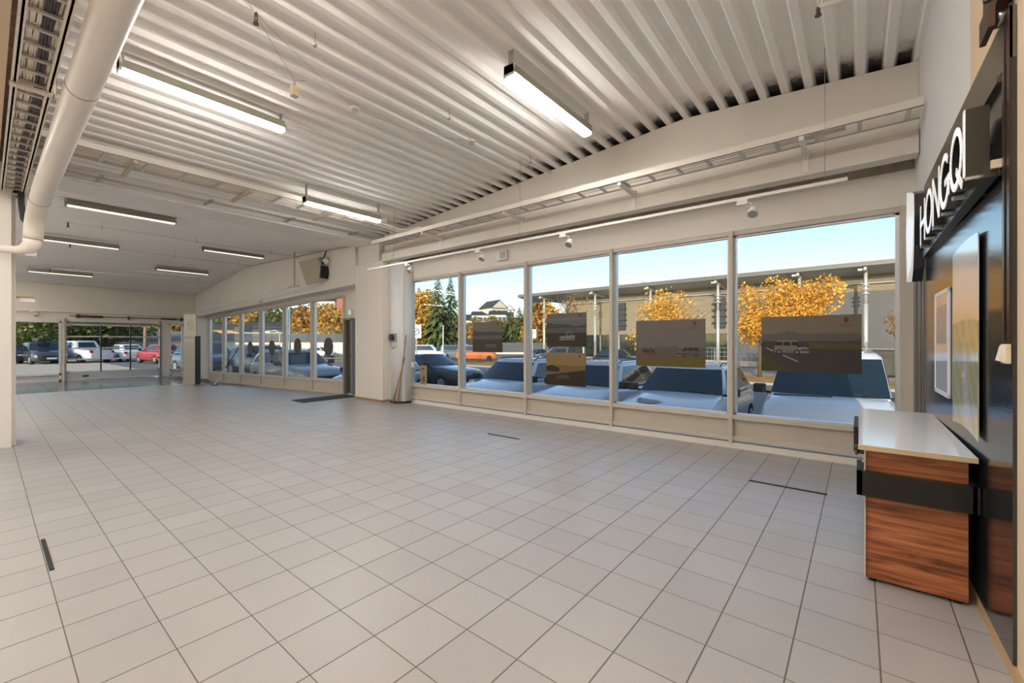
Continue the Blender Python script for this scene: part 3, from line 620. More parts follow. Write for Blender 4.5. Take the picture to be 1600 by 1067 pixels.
# framed white sheet
YR = math.atan(.0125)
def wall_item(y0, y1, off): return (xwall((y0+y1)/2)-off, (y0+y1)/2), PI/2+YR
(xx, yy), rz = wall_item(3.93,4.50,.021)
t = thing('picture_frame', 'slim white framed notice on the black panel', 'frame', (xx,yy,.988), -PI/2+YR)
b = MB(); W_, H_ = .57,.725
b.box(-W_/2,W_/2,-.006,.008,0,.03); b.box(-W_/2,W_/2,-.006,.008,H_-.03,H_); b.box(-W_/2,-W_/2+.03,-.006,.008,0,H_); b.box(W_/2-.03,W_/2,-.006,.008,0,H_); b.build('frame', mat('frame_white', (.85,.84,.83), .3), t, bevel=.003)
MB().box(-W_/2+.02,W_/2-.02,-.003,.006,.02,H_-.02).build('notice_sheet', mat('glossy_paper', (.60,.63,.70), .08, spec=.8), t)
MB().box(-W_/2+.1,W_/2-.1,-.006,-.003,.36,.62).build('notice_print', mat('notice_print', (.35,.36,.42), .2), t)
# curved glossy advertising sheet
(xx, yy), rz = wall_item(3.09,3.83,.013)
t = thing('wall_banner', 'tall glossy landscape poster sheet curling off the black panel', 'poster', (xx,yy,.86))
def road(u, v):  # print colours paled to carry the wash of reflections
    import colorsys
    sky_ = (.80,.74,.62) if v > .62 else None
    if v > .72: c = (.72,.75,.78)
    elif v > .58: k = (v-.58)/.14; c = (.78-.06*k,.62+.13*k,.42+.36*k)
    else:
        rc = .62-.12*math.sin(v*5.0); hw = .03+.16*(1-v/.58)**1.5
        d = abs(u-rc)
        c = (.55,.52,.50) if d < hw else ((.42,.44,.25) if math.sin(u*23+v*31) > 0 else (.50,.48,.30))
        if d < .012 and v < .4 and int(v*30)%2: c = (.75,.75,.75)
        if abs(u-rc+.05) < .06 and .26 < v < .30: c = (.75,.75,.76)
    return c
me = bpy.data.meshes.new('banner_sheet'); nx, ny = 40, 70; vs_ = []; cs = []
for j in range(ny+1):
    for i in range(nx+1):
        u, v = i/nx, j/ny; y = .37-.74*u; vs_.append((-.006-.010*u**3+.0125*-y, y, .02*math.sin(PI*u)+v*1.04)); cs.append(road(u, v))
fs = [(j*(nx+1)+i, j*(nx+1)+i+1, (j+1)*(nx+1)+i+1, (j+1)*(nx+1)+i) for j in range(ny) for i in range(nx)]
me.from_pydata(vs_, [], fs); me.materials.append(GLOSSPRINT); ca = me.color_attributes.new('Col', 'FLOAT_COLOR', 'POINT')
for i, c in enumerate(cs): ca.data[i].color = (*c, 1)
o = bpy.data.objects.new('banner_sheet', me); COL.objects.link(o); o.parent = t; sm_ = o.modifiers.new('s', 'SOLIDIFY'); sm_.thickness = .004
# ------------------------------------------------------------ HONGQI channel letters
face_m = mat('letter_face', (.92,.92,.92), .3, emit=(1,1,1), es=.25)
side_m = mat('letter_side', (.05,.045,.035), .25, .3)
XFACE = .368
def yat(px_): 
    d = ray(px_, 500); return XFACE*d.y/d.x
t = thing('wall_sign', 'raised white HONGQI letters on black sides above the black panel', 'sign', (XFACE,3.8,2.1))
M0 = Matrix(((0,0,-1,0),(-1,0,0,0),(0,1,0,0),(0,0,0,1)))    # text x -> -Y, y -> Z, z -> -X
def stroke(b, pts, wd, z0, z1, closed=False):
    n_ = len(pts); k = n_ if closed else n_-1
    for i in range(k):
        a = Vector(pts[i]); c = Vector(pts[(i+1)%n_]); d = (c-a).normalized()
        nrm = Vector((-d.y, d.x))*wd/2; e = d*wd*(.12 if closed or n_ > 4 else .0)
        q = [a-e+nrm, a-e-nrm, c+e-nrm, c+e+nrm]
        b.hexa([(v.x,v.y,z0) for v in q], [(v.x,v.y,z1) for v in q])
def ell(cx, cy, rx, ry, a0, a1, n_): return [(cx+rx*math.cos(math.radians(a0+(a1-a0)*i/n_)), cy+ry*math.sin(math.radians(a0+(a1-a0)*i/n_))) for i in range(n_+1)]
Hh = .30; sw = .036
LT = {'H': lambda w: [([(sw/2,0),(sw/2,Hh)],0),([(w-sw/2,0),(w-sw/2,Hh)],0),([(0,Hh*.5),(w,Hh*.5)],0)],
 'O': lambda w: [(ell(w/2,Hh/2,w/2-sw/2,Hh/2-sw/2,0,345,23),1)],
 'N': lambda w: [([(sw/2,0),(sw/2,Hh)],0),([(w-sw/2,0),(w-sw/2,Hh)],0),([(sw/2,Hh-.01),(w-sw/2,.01)],0)],
 'G': lambda w: [(ell(w/2,Hh/2,w/2-sw/2,Hh/2-sw/2,42,340,22),0),([(w-sw/2,.04),(w-sw/2,Hh*.45)],0),([(w*.55,Hh*.45),(w,Hh*.45)],0)],
 'Q': lambda w: [(ell(w/2,Hh/2,w/2-sw/2,Hh/2-sw/2,0,345,23),1),([(w*.55,.09),(w*1.0,-.02)],0)],
 'I': lambda w: [([(sw/2,0),(sw/2,Hh)],0)]}
for ch, a, c in (('H',1437.5,1444.5),('O',1445.5,1455.5),('N',1456.5,1467),('G',1468,1482),('Q',1483.5,1502),('I',1504,1507.3)):
    ya, yc = yat(a), yat(c); w_ = ya-yc
    for nm, z0, z1, m_ in (('letter_side',-.078,-.004,side_m),('letter_face',-.004,.0,face_m)):
        b = MB()
        for pts, cl in LT[ch](w_): stroke(b, pts, sw if nm == 'letter_face' else sw*1.06, z0, z1, cl)
        o = b.build(nm, m_, t, Matrix.Translation((0, ya-3.8, 0))@M0)
# solid sides of the letters read as dark returns; raceway and brackets behind
b = MB(); b.box(.05,.095,2.72-3.8,5.0-3.8,-.035,.03); b.build('raceway', side_m, t)
b = MB()
for y in (2.8,3.15,3.5,3.9,4.25,4.6): b.box(.005,.11,y-3.8-.012,y-3.8+.012,-.012,.004)
each(b, 'bracket', alu_m, t)
MB().box(.07,.10,2.7-3.8,2.76-3.8,-.005,.03).build('transformer_box', mat('cream_plastic', (.8,.68,.48)), t)
# shield emblem at the far end
ysh = 5.28; t = thing('shield_sign', 'tall shield shaped white faced emblem box beyond the letters', 'sign', (XFACE-.0,ysh,1.90))
pts = [(-.20,.74),(0,.81),(.20,.74),(.215,.55),(.19,.3),(.12,.1),(0,0),(-.12,.1),(-.19,.3),(-.215,.55)]
b = MB(); b.prism([(u,v) for u,v in pts], 'x', .004, .085); b.build('shield_side', mat('shield_side', (.03,.03,.032), .2), t)
b = MB(); n_ = len(pts); vs_ = [(-.03+.03*abs(u)/.215,u,v) for u,v in pts]+[(-.035,0,.42)]+[(.004,u,v) for u,v in pts]
b.add(vs_, [(i,(i+1)%n_,n_) for i in range(n_)]+[(i,n_+1+i,n_+1+(i+1)%n_,(i+1)%n_) for i in range(n_)]); b.build('shield_face', face_m, t)
# ------------------------------------------------------------ reception desk
wm = bpy.data.materials.new('walnut_laminate'); wm.use_nodes = True; n = wm.node_tree.nodes; l = wm.node_tree.links; b_ = n['Principled BSDF']
tc = n.new('ShaderNodeTexCoord'); mp = n.new('ShaderNodeMapping'); mp.inputs['Scale'].default_value = (1.0,1.0,14); mp.inputs['Rotation'].default_value = (0,.05,0); l.new(tc.outputs['Object'], mp.inputs[0])
ns = n.new('ShaderNodeTexNoise'); ns.inputs['Scale'].default_value = 2.4; ns.inputs['Detail'].default_value = 9; ns.inputs['Distortion'].default_value = .9; l.new(mp.outputs[0], ns.inputs[0])
rp = n.new('ShaderNodeValToRGB'); e = rp.color_ramp.elements; e[0].position = .33; e[0].color = (.16,.048,.018,1); e[1].position = .68; e[1].color = (.62,.24,.09,1)
q = rp.color_ramp.elements.new(.5); q.color = (.42,.135,.048,1); l.new(ns.outputs[0], rp.inputs[0]); l.new(rp.outputs[0], b_.inputs['Base Color']); b_.inputs['Roughness'].default_value = .3
t = thing('reception_desk', 'walnut reception desk with white top and black band against the black panel', 'desk', (.23,3.15,0), 0)
b = MB(); b.box(-.20,.205,.015,.035,.02,.745); b.build('end_panel', wm, t, bevel=.001)
b = MB(); b.box(-.207,-.20,.0,.035,.02,.745); b.box(-.20,.2,.035,1.55,.05,.10); b.box(-.2,-.18,.035,1.55,.08,.745); b.box(-.2,.2,1.53,1.55,.02,.745); b.build('carcass', mat('pale_edge', (.62,.56,.52), .5), t)
b = MB(); b.box(-.232,.225,-.075,1.62,.762,.785); b.build('worktop', mat('white_gloss_top', (.80,.81,.84), .12, spec=.6), t, bevel=.002)
b = MB(); b.box(-.234,.2265,-.077,-.075,.757,.783); b.box(-.21,.212,-.02,1.56,.745,.762); b.build('worktop_edge', mat('birch_edge', (.66,.50,.30), .5), t)
b = MB(); b.box(-.24,.238,-.045,-.02,.495,.63); b.box(-.24,-.215,-.045,.25,.495,.63); b.box(.212,.228,-.045,.8,.495,.63); b.box(-.235,.24,-.03,.2,.615,.628); b.build('black_band', black_m, t)
b = MB(); b.box(-.26,-.2,.9,1.5,.55,.73); b.build('far_band', black_m, t)
b = MB(); b.cyl((-.2,.42,.675),(-.235,.42,.675),.012,10); b.cyl((-.235,.42,.675),(-.25,.42,.675),.022,12); b.cyl((-.2,.42,.645),(-.235,.42,.645),.012,10); b.cyl((-.235,.42,.645),(-.25,.42,.645),.022,12); b.build('knob', mat('dark_chrome', (.1,.1,.1), .15, .9), t)
b = MB()
for y in (.05,1.5): b.cyl((-.17,y,0),(-.17,y,.02),.02,10); b.cyl((.17,y,0),(.17,y,.02),.02,10)
each(b, 'foot', black_m, t)
# ------------------------------------------------------------ window posters
def hill(u, f, ph): return .03*math.sin(u*f+ph)+.015*math.sin(u*f*2.7+ph*2)
def carpic(u, v, cx, cy, s_, col):
    x = (u-cx)/s_; y = (v-cy)/(s_*1.35)
    for wx in (-.28,.72):
        if ((x-wx)/.17)**2+((y-.05)/.17)**2 < 1: return (.008,.008,.008) if ((x-wx)/.1)**2+((y-.05)/.1)**2 > 1 else tuple(c*.7 for c in col)
    if x < -.93 or x > 1: return None
    sh = .42+.06*x if x < -.3 else .50+.02*x
    if x < -.75: sh -= .3*(-.75-x)
    if .0 < y < sh:
        if x < -.42 and .12 < y < .30 and abs(x+.72) < .24: return tuple(c*.25 for c in col)
        if x < -.38 and .30 < y < .36: return tuple(min(1,c*1.7) for c in col)
        return tuple(c*(1.0 if x < -.42 else .62)*(.8+.5*y) for c in col)
    if sh <= y < .86 and (x+.52) > (y-sh)*.75 and x < .98-(y-sh)*.55:
        return (.02,.023,.025) if y < .80 and abs(x-.0-.25*(y-sh)) > .03 and abs(x-.5) > .02 else tuple(c*.8 for c in col)
    return None
def poster_fn(kind):  # print colours darkened to carry the dimness of a backlit sheet
    def f(u, v):
        if kind == 0:   # dusk lake, car from behind
            c = (.075,.065,.05)
            if v > .66+hill(u,3,1): c = (.14,.125,.10)
            elif v > .55: c = (.055,.05,.045)
            elif v > .42: c = (.10,.09,.075)
            else: c = (.045,.038,.028)
            k = carpic(u, v, .62,.14,.19,(.16,.145,.12))
        elif kind == 1: # fjord mountains
            c = (.13,.125,.12) if v > .66+1.3*hill(u,5,.5)*(1 if u < .4 or u > .6 else .4) else ((.05,.055,.065) if v > .56 else ((.09,.09,.09) if v > .42 else (.038,.032,.025)))
            if .8 < v < .85: c = (.17,.16,.15)
            k = carpic(u, v, .52,.20,.2,(.34,.32,.28))
        elif kind == 2: # golden coast
            c = (.24,.17,.075) if v > .62 else ((.17,.11,.04) if v > .5-.2*(1-u) else (.035,.026,.015))
            if v > .42 and u < .35 and v < .62-.4*abs(u-.15): c = (.025,.02,.012)
            k = carpic(u, v, .42,.2,.17,(.13,.11,.08))
        elif kind == 3: # pale plain with horses
            c = (.15,.135,.125) if v > .40+.5*hill(u,6,2)+(.05 if .3 < u < .62 else 0) else ((.11,.095,.085) if v > .27 else ((.13,.085,.07) if v > .12+.1*u else (.13,.10,.03)))
            for hx in (.14,.19,.26):
                x = (u-hx)/.03; y = (v-.25)/.13
                if (abs(x) < 1 and .4 < y < .8) or (abs(abs(x)-.75) < .2 and 0 < y < .5) or (-1.4 < x < -.8 and .7 < y < 1.15): c = (.055,.028,.016)
            k = carpic(u, v, .76,.24,.16,(.17,.155,.135))
        else:
            mt = .72-.25*abs(u-.3) if u < .55 else .6
            c = (.19,.155,.11) if v > max(.68, mt+.0) else ((.06,.058,.055) if v > .70 and u < .5 else ((.12,.11,.10) if v > .5+.1*(u-.3) else (.075,.06,.025)))
            if v < .60-.22*u+.1 and v < .55: c = (.05,.046,.042)
            if v < .30-.9*u: c = (.055,.06,.015)
            if u > .5 and .42 < v < .54-.1*(u-.5): c = (.09,.08,.03)
            for s0, s1 in ((.05,.13),(.23,.39)):
                if s0 < u < s1 and abs(v-(.43-.72*(u-.05))) < .008: c = (.45,.42,.38)
            k = carpic(.66-u, v, .33,.34,.19,(.30,.28,.24))
        return k or c
    return f
PO = [((738.6,503.4),(784.5,550.6),'dark poster with a car by a lake, hanging in the second shop window'),((854.3,490.8),(916,542),'upper dark poster of an SUV before mountains in the third shop window'),
 ((853.5,550.6),(915,605),'lower golden poster of a car on a coast in the third shop window'),((994,501.5),(1102,575),'wide poster with horses and an SUV in the fourth shop window'),((1189.7,495.6),(1346.4,584.7),'widest poster with an SUV on a coastal road in the last shop window')]
for k, (a, c, lb) in enumerate(PO):
    p0 = on_y(*a, 6.085); p1 = on_y(*c, 6.085); W_ = p1.x-p0.x; H_ = p0.z-p1.z
    t = thing('window_poster', lb, 'poster', ((p0.x+p1.x)/2, 6.085, p1.z), 0, 'posters in the shop windows')
    painted('printed_board', W_, H_, poster_fn(k), int(W_*150), int(H_*150), .012, PRINT, t)
    b = MB(); s_ = H_*.05; b.prism([(W_*.36-s_*.6,H_*.95),(W_*.36+s_*.6,H_*.95),(W_*.36+s_*.5,H_*.9),(W_*.36,H_*.85),(W_*.36-s_*.5,H_*.9)], 'y', -.002, 0); b.build('emblem', mat('emblem_red', (.12,.012,.01), .4), t)
    if k > 2: text_mb('HONGQI', .022, .0006, 1.4).build('lettering', mat('poster_ink', (.02,.02,.02), .5), t, Matrix.Translation((W_*.36,-.001,H_*.815))@Matrix.Rotation(PI/2,4,'X'))
# round stickers on the left windows
for k, (px_, py_, r_) in enumerate(((390.8,544,.245),(424.7,543.2,.25),(464.8,541,.25),(513,541.8,.26))):
    p = on_y(px_, py_, 6.095); b = MB(); b.cyl((0,0,0),(0,.004,0),r_,40)
    o = b.build('window_sticker', mat('sticker_film', (.05,.05,.045), .5), None); o.location = p
    tag(o, ('farthest','second farthest','second nearest','nearest')[k]+' round dark sticker on the left windows', 'sticker', 'round stickers on the left windows')
p = on_y(661.5, 594, 6.07); t = thing('window_note', 'small tan card with the letter d standing in the first shop window', 'card', (p.x,6.07,.43))
MB().box(-.11,.11,0,.01,0,.42).build('card', mat('tan_card', (.30,.24,.13), .6), t); text_mb('d', .2, .002).build('lettering', black_m, t, Matrix.Translation((0,-.003,.12))@Matrix.Rotation(PI/2,4,'X'))
text_mb('we', .07, .002).build('lettering', black_m, t, Matrix.Translation((0,-.003,.34))@Matrix.Rotation(PI/2,4,'X'))
# ================================================================= OUTSIDE
def gz(x, y):
    return -.8+.5*ss((-9-x)/13)*(1-ss((y-9)/14)*.6)-.35*ss((y-18)/22)
exec_ground = True
def grid(xs, ys, dz, m, name, hole=True):
    b = MB(); n_ = len(ys); v = [(x, y, gz(x, y)+dz) for x in xs for y in ys]
    fs = []
    for i in range(len(xs)-1):
        for j in range(n_-1):
            cx = (xs[i]+xs[i+1])/2; cy = (ys[j]+ys[j+1])/2
            if hole and XG-.15 < cx < .8 and cy < 6.22: continue
            fs.append((i*n_+j,(i+1)*n_+j,(i+1)*n_+j+1,i*n_+j+1))
    b.add(v, fs, 0, True); return b.build(name, m)
asph = mat('asphalt', (.21,.20,.185), .9, bump=.4, bscale=40, var=.15, vscale=.6)
xs = [-160,-120,-90,-70,-55,-45,-38,-32,-28,-25,-23,-21.93]+[-21+1.0*i for i in range(22)]+[.8,3,6,10,16,26,40,70]
ys = [-60,-30,-12,-6,0,3,6.22,7,8,9,10,12,14,16,18,20,22,25,28,31,34,38,42,46,52,60,80,110]
S(grid(xs, ys, 0, asph, 'ground'), 'asphalt yard and street')
lawn = mat('autumn_lawn', (.20,.17,.045), .95, bump=.6, bscale=30, var=.5, vscale=.8)
leafy = mat('leaf_litter', (.46,.26,.06), .95, bump=.8, bscale=25, var=.55, vscale=3)
pave = mat('pale_paving', (.42,.36,.29), .9, var=.12, vscale=1)
kerb = mat('kerb_stone', (.42,.40,.37), .8)
def strip_area(x0, x1, y0, y1, dz, m, name, n_=16):
    b = MB(); q = [(x0+(x1-x0)*i/n_) for i in range(n_+1)]; r_ = [y0+(y1-y0)*j/6 for j in range(7)]
    top = [(x, y, gz(x, y)+dz) for x in q for y in r_]
    b.add(top, [(i*7+j,(i+1)*7+j,(i+1)*7+j+1,i*7+j+1) for i in range(n_) for j in range(6)])
    b.add([(x, y0, gz(x, y0)+e_) for x in q for e_ in (-.05, dz)], [(2*i,2*i+1,2*i+3,2*i+2) for i in range(n_)])
    return b.build(name, m)
S(strip_area(-30, 25, 26, 26.3, .12, kerb, 'trim_kerb')); S(strip_area(-30, 25, 26.3, 34, .10, leafy, 'ground_leaf_strip')); S(strip_area(-42, 30, 34, 46, .04, pave, 'ground_pavement'))
S(strip_area(-60, -30.5, 24.0, 26.3, .09, lawn, 'ground_lawn')); S(strip_area(-60,-30.5,26.3,30,.03,pave,'ground_pavement')); S(strip_area(-64, -30.5, 31, 37, .09, lawn, 'ground_lawn'))
S(strip_area(-36,-22,14,15.2,.08,lawn,'ground_lawn'))
# yard beyond the garage door, sunlight painted in as a pale warm colour
S(strip_area(-70, -23.5, -14, 5.9, .02, mat('sun_toned_forecourt', (.62,.52,.38), .9, var=.1), 'ground_forecourt', 24))
# ------------------------------------------------------------ cars
CK = {  # L, W, H, hood z, belt z, windscreen base, roof front, roof rear, rear base (fractions from nose), tail z
 'suv': (4.7,1.92,1.66,.98,1.08,.27,.42,.80,.95,1.02), 'hatch': (4.1,1.78,1.48,.92,1.0,.26,.43,.78,.93,.95),
 'sedan': (4.8,1.86,1.45,.90,.98,.29,.45,.70,.86,1.0), 'wagon': (4.85,1.86,1.50,.90,.98,.28,.42,.86,.97,1.0),
 'van': (4.95,1.94,1.95,1.10,1.20,.17,.34,.95,.985,1.15), 'pickup': (5.3,1.9,1.78,1.08,1.14,.25,.36,.60,.66,1.12)}
trim_k = mat('car_black_trim', (.02,.02,.022), .4); lampw = mat('headlight_glass', (.55,.58,.62), .08, .3); lampr = mat('tail_lamp_red', (.45,.02,.02), .15); plate_m = mat('number_plate', (.8,.8,.78), .4)
def paint(nm, c): return mat('paint_'+nm, c, .22, 0, coat=.8)
PW = paint('white', (.74,.76,.78)); PB = paint('black', (.02,.022,.028)); PS = paint('silver', (.40,.41,.42)); PD = paint('darkgrey', (.06,.065,.075)); PR = paint('red', (.45,.03,.03)); PO_ = paint('orange', (.62,.17,.05)); PBL = paint('blue', (.05,.09,.16)); PG = paint('bluegrey', (.16,.2,.24))
def car(kind, label, x, y, rz, pm, z=None, name='car', simple=False, group=None):
    L, W, H, zh, zb, fa, fb_, fc, fd, zt = CK[kind]
    z = gz(x, y) if z is None else z
    t = thing(name, label, 'van' if kind == 'van' else ('pickup truck' if kind == 'pickup' else 'car'), (x, y, z), rz, group)
    X = lambda f: L/2-f*L    # nose at +x
    def wd(f):
        e = min(f, 1-f); return W/2*(1-.22*max(0, 1-e/.10)**2)
    def top(f):
        if f < .02: return zh*.72
        if f < fa: return zh*.80+(zb-zh*.80)*((f-.02)/(fa-.02))**.55
        if f < fd: return zb+(zt-zb)*(f-fa)/(fd-fa)
        return zt-(f-fd)/(1.001-fd)*(.12 if kind != 'van' else .03)
    fsn = [0,.008,.02,.05,.09,.14,.2,.27,.34,.42,.5,.58,.66,.74,.82,.88,.93,.965,.985,1.0]
    rows = []
    for f in fsn:
        w_ = wd(f); tz = top(f); zb_ = .22 if .06 < f < .94 else .30; e = 1 if 0 < f < 1 else .96
        w_ *= e
        sec = [(0,zb_),(.82*w_,zb_),(.97*w_,zb_+.08),(1.0*w_,.45),(1.0*w_,tz*.72),(.965*w_,tz*.86),(.93*w_,tz*.95),(.84*w_,tz*.995),(.45*w_,tz+.015),(0,tz+.022)]
        rows.append([(X(f), a, c) for a, c in sec]+[(X(f), -a, c) for a, c in sec[-2:0:-1]])
    n_ = len(rows[0]); b = MB(); b.add([v for r in rows for v in r], [(i*n_+j, i*n_+(j+1)%n_, (i+1)*n_+(j+1)%n_, (i+1)*n_+j) for i in range(len(rows)-1) for j in range(n_)], 0, True)
    b.add(rows[0], [tuple(range(n_))]); b.add(rows[-1], [tuple(range(n_))[::-1]])
    b.build('body', pm, t)
    # cabin as stacked rings
    w1, w2 = W/2*.92, W/2*(.74 if kind != 'van' else .80)
    def ring(h, off=0):
        hh = h; xa = X(fa)+(X(fb_)-X(fa))*h; xd = X(fd)+(X(fc)-X(fd))*h
        ww = w1+(w2-w1)*h**1.15+off; zz = zb-.03+(H-zb-.03)*h; bf = .16*(1-.3*h)
        xa += off; xd -= off; P = []
        for i in range(8): u = -1+2*i/7; P.append((xa-bf*abs(u)**2.5, ww*u*.985 if abs(u) < 1 else ww*u*.97, zz+off*.3))
        for i in range(1, 10): q = i/10; P.append((xa-bf+(xd-xa+bf+.06)*q, ww*(1+.02*math.sin(PI*q)), zz))
        for i in range(8): u = 1-2*i/7; P.append((xd+.06*abs(u)**2.5, ww*u*.97, zz))
        for i in range(9, 0, -1): q = i/10; P.append((xa-bf+(xd-xa+bf+.06)*q, -ww*(1+.02*math.sin(PI*q)), zz))
        return P
    hs = [0,.1,.5,.88,.97]; R0 = [ring(h) for h in hs]
    top_r = [(px*.97+.03*X((fb_+fc)/2), py*.9, H-.012) for px, py, pz in R0[-1]]; top2 = [(px*.6+.4*X((fb_+fc)/2), py*.5, H) for px, py, pz in R0[-1]]
    R1 = R0+[top_r, top2]; m_ = len(R0[0]); b = MB()
    b.add([v for r in R1 for v in r], [(i*m_+j, i*m_+(j+1)%m_, (i+1)*m_+(j+1)%m_, (i+1)*m_+j) for i in range(len(R1)-1) for j in range(m_)]+[tuple((len(R1)-1)*m_+j for j in range(m_))], 0, True)
    b.build('cabin', pm, t)
    def glass(nm, js, h0=.08, h1=.9):
        A = [ring(h0, .006), ring((h0+h1)/2, .008), ring(h1, .006)]; b = MB()
        vs_ = [A[k][j % m_] for k in range(3) for j in js]; q = len(js)
        b.add(vs_, [(k*q+j, k*q+j+1, (k+1)*q+j+1, (k+1)*q+j) for k in range(2) for j in range(q-1)], 0, True); return b.build(nm, CARGLASS, t)
    glass('windscreen', list(range(0, 8)), .04, .93); glass('rear_window', list(range(18, 24)) if kind != 'van' else list(range(18, 24)), .15, .88)
    sd = [[8,9,10,11],[12,13,14,15]] if kind == 'pickup' else [[8,9,10,11],[11,12,13,14],[14,15,16]]
    for s_ in sd: glass('side_window', s_, .12); glass('side_window', [m_+8-1-j+0 if False else 41-j-8+0 for j in s_][::1] if False else [m_-(j-7) for j in s_], .12)
    for sx in (.19, .80):
        for sg in (-1, 1):
            wx = X(sx); b = MB(); r_ = .34 if kind in ('suv','van','pickup') else .32
            b.cyl((wx,sg*(W/2-.21),r_),(wx,sg*(W/2+.005),r_),r_,24); o = b.build('wheel', rubber, t)
            if not simple:
                b = MB(); b.cyl((wx,sg*(W/2-.02),r_),(wx,sg*(W/2+.012),r_),r_*.62,20)
                for k in range(5): a_ = k*2*PI/5; b.cyl((wx,sg*(W/2+.014),r_),(wx+r_*.58*math.cos(a_),sg*(W/2+.014),r_+r_*.58*math.sin(a_)),.025,6)
                b.build('rim', rim_m, o)
    for sg in (-1, 1):
        b = MB(); M = Matrix.Translation((X(.035),sg*W*.36,zh*.70)); b.tube([(-.22,sg*.1,.035),(-.05,sg*.03,.02),(.04,-sg*.06,0),(.07,-sg*.16,-.01)], [.03,.055,.06,.035], 10); b.build('headlight', lampw, t, M)
        b = MB(); b.box(X(1.0)-.01,X(.965),sg*W*.36-.0-.09,sg*W*.36+.09,zt*.72,zt*.90); b.build('tail_light', lampr, t)
        b = MB(); mx_ = X(fa+.05); b.box(mx_-.1,mx_+.08,sg*(W/2-.0)-(0 if sg > 0 else .2),sg*(W/2)+(.2 if sg > 0 else 0),zb-.02,zb+.15); b.box(mx_-.03,mx_+.05,min(sg*W*.44,sg*W*.5),max(sg*W*.44,sg*W*.5),zb-.03,zb+.02); b.build('wing_mirror', trim_k, t, bevel=.03)
    b = MB(); b.box(X(.004),X(-.002),-W*.26,W*.26,zh*.50,zh*.66); b.box(X(.004),X(-.004),-W*.3,W*.3,.3,.42); b.build('grille', trim_k, t)
    b = MB(); b.box(X(-.001),X(-.006),-.26,.26,zh*.40,zh*.52); b.box(X(1.005),X(1.0),-.26,.26,.62,.74); b.build('number_plate', plate_m, t)
    if not simple:
        b = MB(); 
        for sg in (-1,1): b.tube([(X(fa+.035),sg*.1,zb+.055),(X(fa+.02),sg*.1+.45,zb+.04)], .012, 6)
        b.build('wiper', trim_k, t)
        if kind in ('suv','wagon'):
            for sg in (-1,1): b = MB(); b.tube([(X(fb_+.03),sg*w2*.93,H-.03),(X(fb_+.06),sg*w2*.93,H+.02),(X(fc-.04),sg*w2*.93,H+.02),(X(fc-.01),sg*w2*.93,H-.04)], .015, 6); b.build('roof_rail', trim_k, t)
    return t
D = -PI/2
ca_ = car('suv','white SUV parked nose to the second shop window',-7.95,10.25,D,PW)
cb_ = car('suv','white SUV parked behind the two stacked posters',-5.35,10.3,D,PW)
cc_ = car('suv','white SUV with a round decal on its bonnet behind the horse poster',-3.0,10.3,D,PW)
cd_ = car('van','white van facing the last shop window',-.45,11.0,D,PW)
for c_ in (cd_,):
    b = MB(); b.tube([(2.02,-.75,1.215),(1.95,.1,1.23)], .014, 6); b.build('wiper', trim_k, c_)
b = MB()
M = Matrix.Translation((1.72,-.28,.985))@Matrix.Rotation(math.radians(8),4,'Y')
b = MB(); b.cyl((0,0,0),(0,0,.004),.30,36); b.build('bonnet_decal', mat('decal_ring', (.25,.2,.15), .4, var=.7, vscale=25), cc_, M)
b = MB(); b.cyl((0,0,.004),(0,0,.007),.19,36); b.build('decal_centre', mat('decal_green', (.25,.33,.15), .4, var=.4, vscale=30), cc_, M)
car('sedan','black saloon car behind the first shop window',-14.6,12.4,.06,PD)
car('wagon','silver estate car parked along the left windows',-17.3,7.75,.0,PS)
car('hatch','dark car with pale bonnet nosed up beside the entrance door',-13.35,9.0,math.radians(-65),PS)
car('wagon','dark estate car behind the silver one at the far left windows',-22.8,8.7,.05,PD); car('suv','dark blue car by the farthest of the left windows',-27.5,7.6,.1,PBL)
def zc(px_, py_, dep): p = at_d(px_, py_, dep); return p
def gcar(kind, label, px_, dep, rz, pm, simple=True):
    p = at_d(px_, 560, dep); return car(kind, label, p.x, p.y, rz, pm, simple=simple)
gcar('van','white van parked across the street behind the black saloon car',668,55,.72,PW)
gcar('van','blue grey van parked behind the orange one',716,56,.75,PG)
gcar('van','orange and black small van across the street beside the lake poster',745,52,.70,PO_)
gcar('hatch','blue hatchback across the street left of the stacked posters',843,52,-.3,PBL); gcar('suv','dark SUV across the street left of the stacked posters',868,49,-2.2,PD)
gcar('suv','dark SUV parked by the glazed hall front',966,40.5,-.1,PB); gcar('hatch','white hatchback on the far verge beyond the left windows',500,60,.7,PW); gcar('hatch','blue car among the spruces beyond the street',690,70,.7,PBL)
# cars beyond the garage door
car('suv','dark SUV with roof box beyond the left far window',*(at_d(66,560,33).xy),.15,PD,z=None)
t = None
b = MB(); b.box(-.9,.7,-.38,.38,1.72,1.98)
o_ = b.build('roof_box', trim_k, None, bevel=.08); o_.parent = [o for o in bpy.data.objects if o.get('label') == 'dark SUV with roof box beyond the left far window'][0]
car('hatch','black car with red lamps at the left edge of the far window',*(at_d(14,560,33).xy),PI+.3,PB,z=None)
car('pickup','white pickup truck seen through the left panes of the garage door',*(at_d(128,560,35).xy),PI+.35,PW,z=None)
car('hatch','white hatchback seen through the middle panes of the garage door',*(at_d(194,560,37).xy),PI+.2,PW,z=None)
car('hatch','red car at the right edge of the garage door',*(at_d(250,560,34).xy),PI+.2,PR,z=None)
car('hatch','red car seen through the narrow window beside the garage door',*(at_d(282,560,36).xy),PI+.2,PR,z=None)
